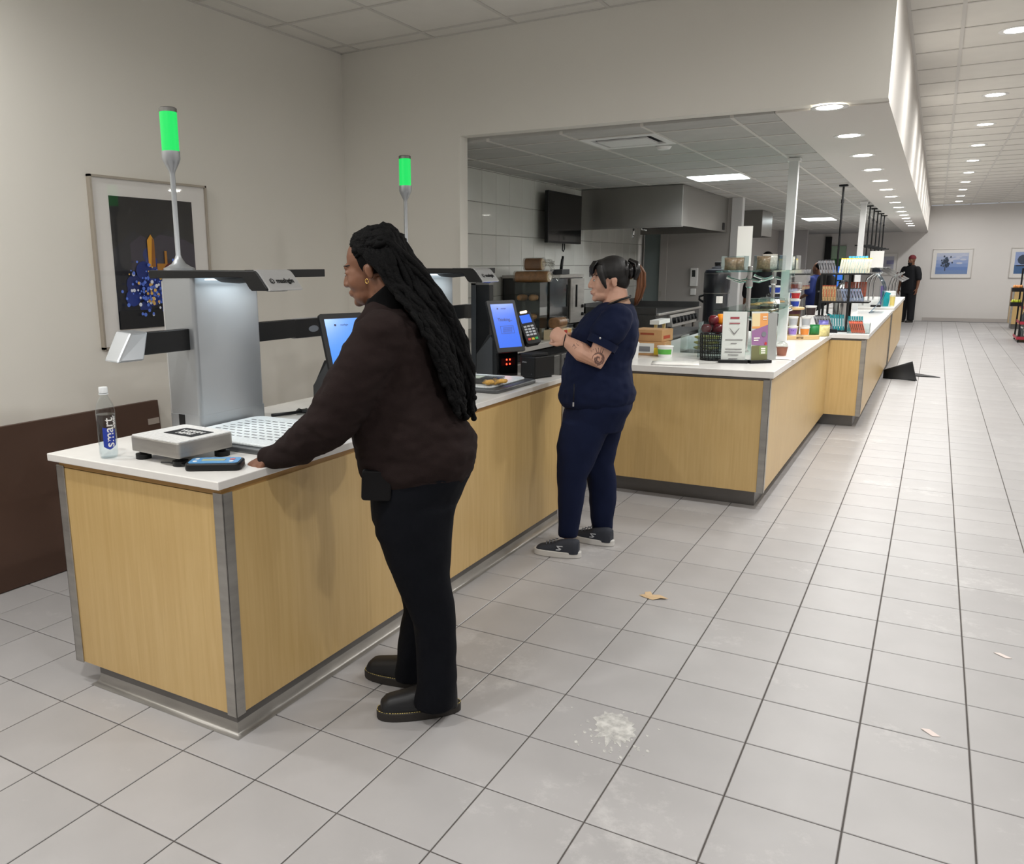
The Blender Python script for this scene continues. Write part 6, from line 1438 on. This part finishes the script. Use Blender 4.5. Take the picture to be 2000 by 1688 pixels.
fr.build('fringe', HAIR3 if False else HAIR2, hm, 180)
MB(A2).tube([(-.055, -.09, .07), (-.062, -.085, .04), (-.064, -.08, .01)], [.006, .005, .002], 6).build('copper_lock', HAIR3, hm, 180)
pt = MB(); rnd = random.Random(5)
for k in range(34):
    a = rnd.random() * 6.28; r = .022 * math.sqrt(rnd.random()); dx, dy = r * math.cos(a), r * math.sin(a)
    pt.tube([(.295 + dx * .4, .1 + dy * .6, 1.605), (.335 + dx, .1 + dy, 1.615 - .01 * abs(dx) * 50), (.358 + dx, .1 + dy, 1.57), (.36 + dx * 1.1, .1 + dy, 1.5), (.348 + dx * .9, .1 + dy, 1.44), (.335 + dx * .4, .1 + dy * .5, 1.405 + rnd.uniform(-.01, .03))], [.008, .009, .009, .008, .006, .002], 6)
pt.build('ponytail', HAIR3, hm, 180)
cl = MB(); 
for s in (-1, 1):
    cl.tube([(.275 + .02 * s, .1, 1.64), (.305 + .028 * s, .075, 1.62), (.31 + .03 * s, .06, 1.58), (.305 + .022 * s, .07, 1.535)], [.012, .017, .017, .01], 8)
cl.ell((.305, .1, 1.58), (.03, .045, .045)); cl.build('claw_clip', mat('clip black', (18, 17, 18), .25), hm, 60)
# ------------------------------------------------------------------ people further back
def bystander(label, loc, rz, h_, top_m, leg_m, skin, hat=None, hair=None, beard=False, arm_bend=0.0, hands=True):
    e_ = empty('person', loc, rz, label, 'person'); s = h_ / 1.75
    S = Matrix.Scale(s, 4); HMx = S @ Matrix.Translation((0, 0, 1.615))
    b = MB(S); head_geo(b, Matrix.Translation((0, 0, 1.615)), 1.0)
    limb(b, [(0, .02, 1.5, .055), (0, 0, 1.3, .1), (0, 0, 1.0, .12)])
    for x in (-1, 1):
        limb(b, [(x * .19, 0, 1.4, .055), (x * .25, .0, 1.12, .045), (x * .26, -.05 - arm_bend, .9 + arm_bend, .03)]); limb(b, [(x * .1, 0, .9, .1), (x * .11, 0, .5, .07), (x * .12, 0, .1, .04)])
        if hands: hand_geo(b, (x * .26, -.05 - arm_bend, .89 + arm_bend), (0, -.2 - arm_bend * 2, -1 + arm_bend * 2), (x, 0, 0), L=.18, curl=18, thumb_side=1)
    body = remesh(b, 'body', skin, e_, .009, 2)
    b = MB(S); loft(b, [(.82, -.2, .2, 0, .15), (.95, -.205, .205, 0, .16), (1.1, -.2, .2, 0, .155), (1.25, -.205, .205, 0, .15), (1.38, -.2, .2, 0, .13), (1.45, -.15, .15, 0, .1), (1.5, -.075, .075, .01, .07)])
    for x in (-1, 1): limb(b, [(x * .18, 0, 1.39, .085), (x * .225, 0, 1.26, .085), (x * .24, 0, 1.16, .078)])
    remesh(b, 'shirt', top_m, e_, .014, 3)
    b = MB(S)
    loft(b, [(.95, -.19, .19, 0, .15), (.85, -.19, .19, 0, .15), (.76, -.18, .18, 0, .14)])
    for x in (-1, 1): loft(b, [(.84, x * .1 - .095, x * .1 + .095, 0, .12), (.5, x * .11 - .085, x * .11 + .085, 0, .1), (.06, x * .12 - .08, x * .12 + .08, 0, .09)])
    remesh(b, 'trousers', leg_m, e_, .014, 3)
    for x in (-1, 1): shoe('shoe', e_, (x * .12 * s, -.04, 0), -PI / 2, .28, BOOT, SOLE, .03)
    face_bits(body, HMx, s, MATS['black brow'], LIP1)
    if hat: b = MB(HMx @ Matrix.Scale(s, 4)); b.ell((0, .012, .06), (.08, .102, .085)); o = remesh(b, 'cap', hat, body, .008, 2); bm_ = bmesh.new(); bm_.from_mesh(o.data); bmesh.ops.delete(bm_, geom=[v for v in bm_.verts if v.co.z < HMx.translation.z + .045 * s], context='VERTS'); bm_.to_mesh(o.data); bm_.free()
    if hair: b = MB(HMx @ Matrix.Scale(s, 4)); b.ell((0, .025, .05), (.08, .095, .088)); b.build('hair', hair, body, 180)
    if beard: b = MB(HMx); b.ell((0, -.06, -.08), (.055, .05, .045)); b.build('beard', MATS['black brow'], body, 180)
    return e_
BLKC = mat('black cloth', (16, 18, 24), .85); DBL = mat('dark blue cloth', (34, 52, 120), .8); CHA = mat('charcoal cloth', (60, 62, 68), .85)
bystander('man in black clothes with a maroon cap standing by the far wall', (.12, 24.2, 0), math.radians(-35), 1.84, BLKC, BLKC, SK1, hat=mat('maroon cap', (110, 36, 44), .8), beard=True)
bystander('worker in black seen behind the glass shelves in the kitchen', (-1.42, 10.6, 0), math.radians(200), 1.8, BLKC, BLKC, SK1, hair=HAIR1, hands=False)
bystander('worker in a blue shirt seen from behind deep in the kitchen', (-1.25, 15.2, 0), math.radians(-120), 1.66, DBL, CHA, SK1, hair=HAIR1, arm_bend=.12)
bystander('worker behind the snack rack of whom only the dark hair shows', (-.98, 14.2, 0), math.radians(-60), 1.7, BLKC, BLKC, SK1, hair=HAIR1, hands=False)

bpy.data.scenes.remove(TS)
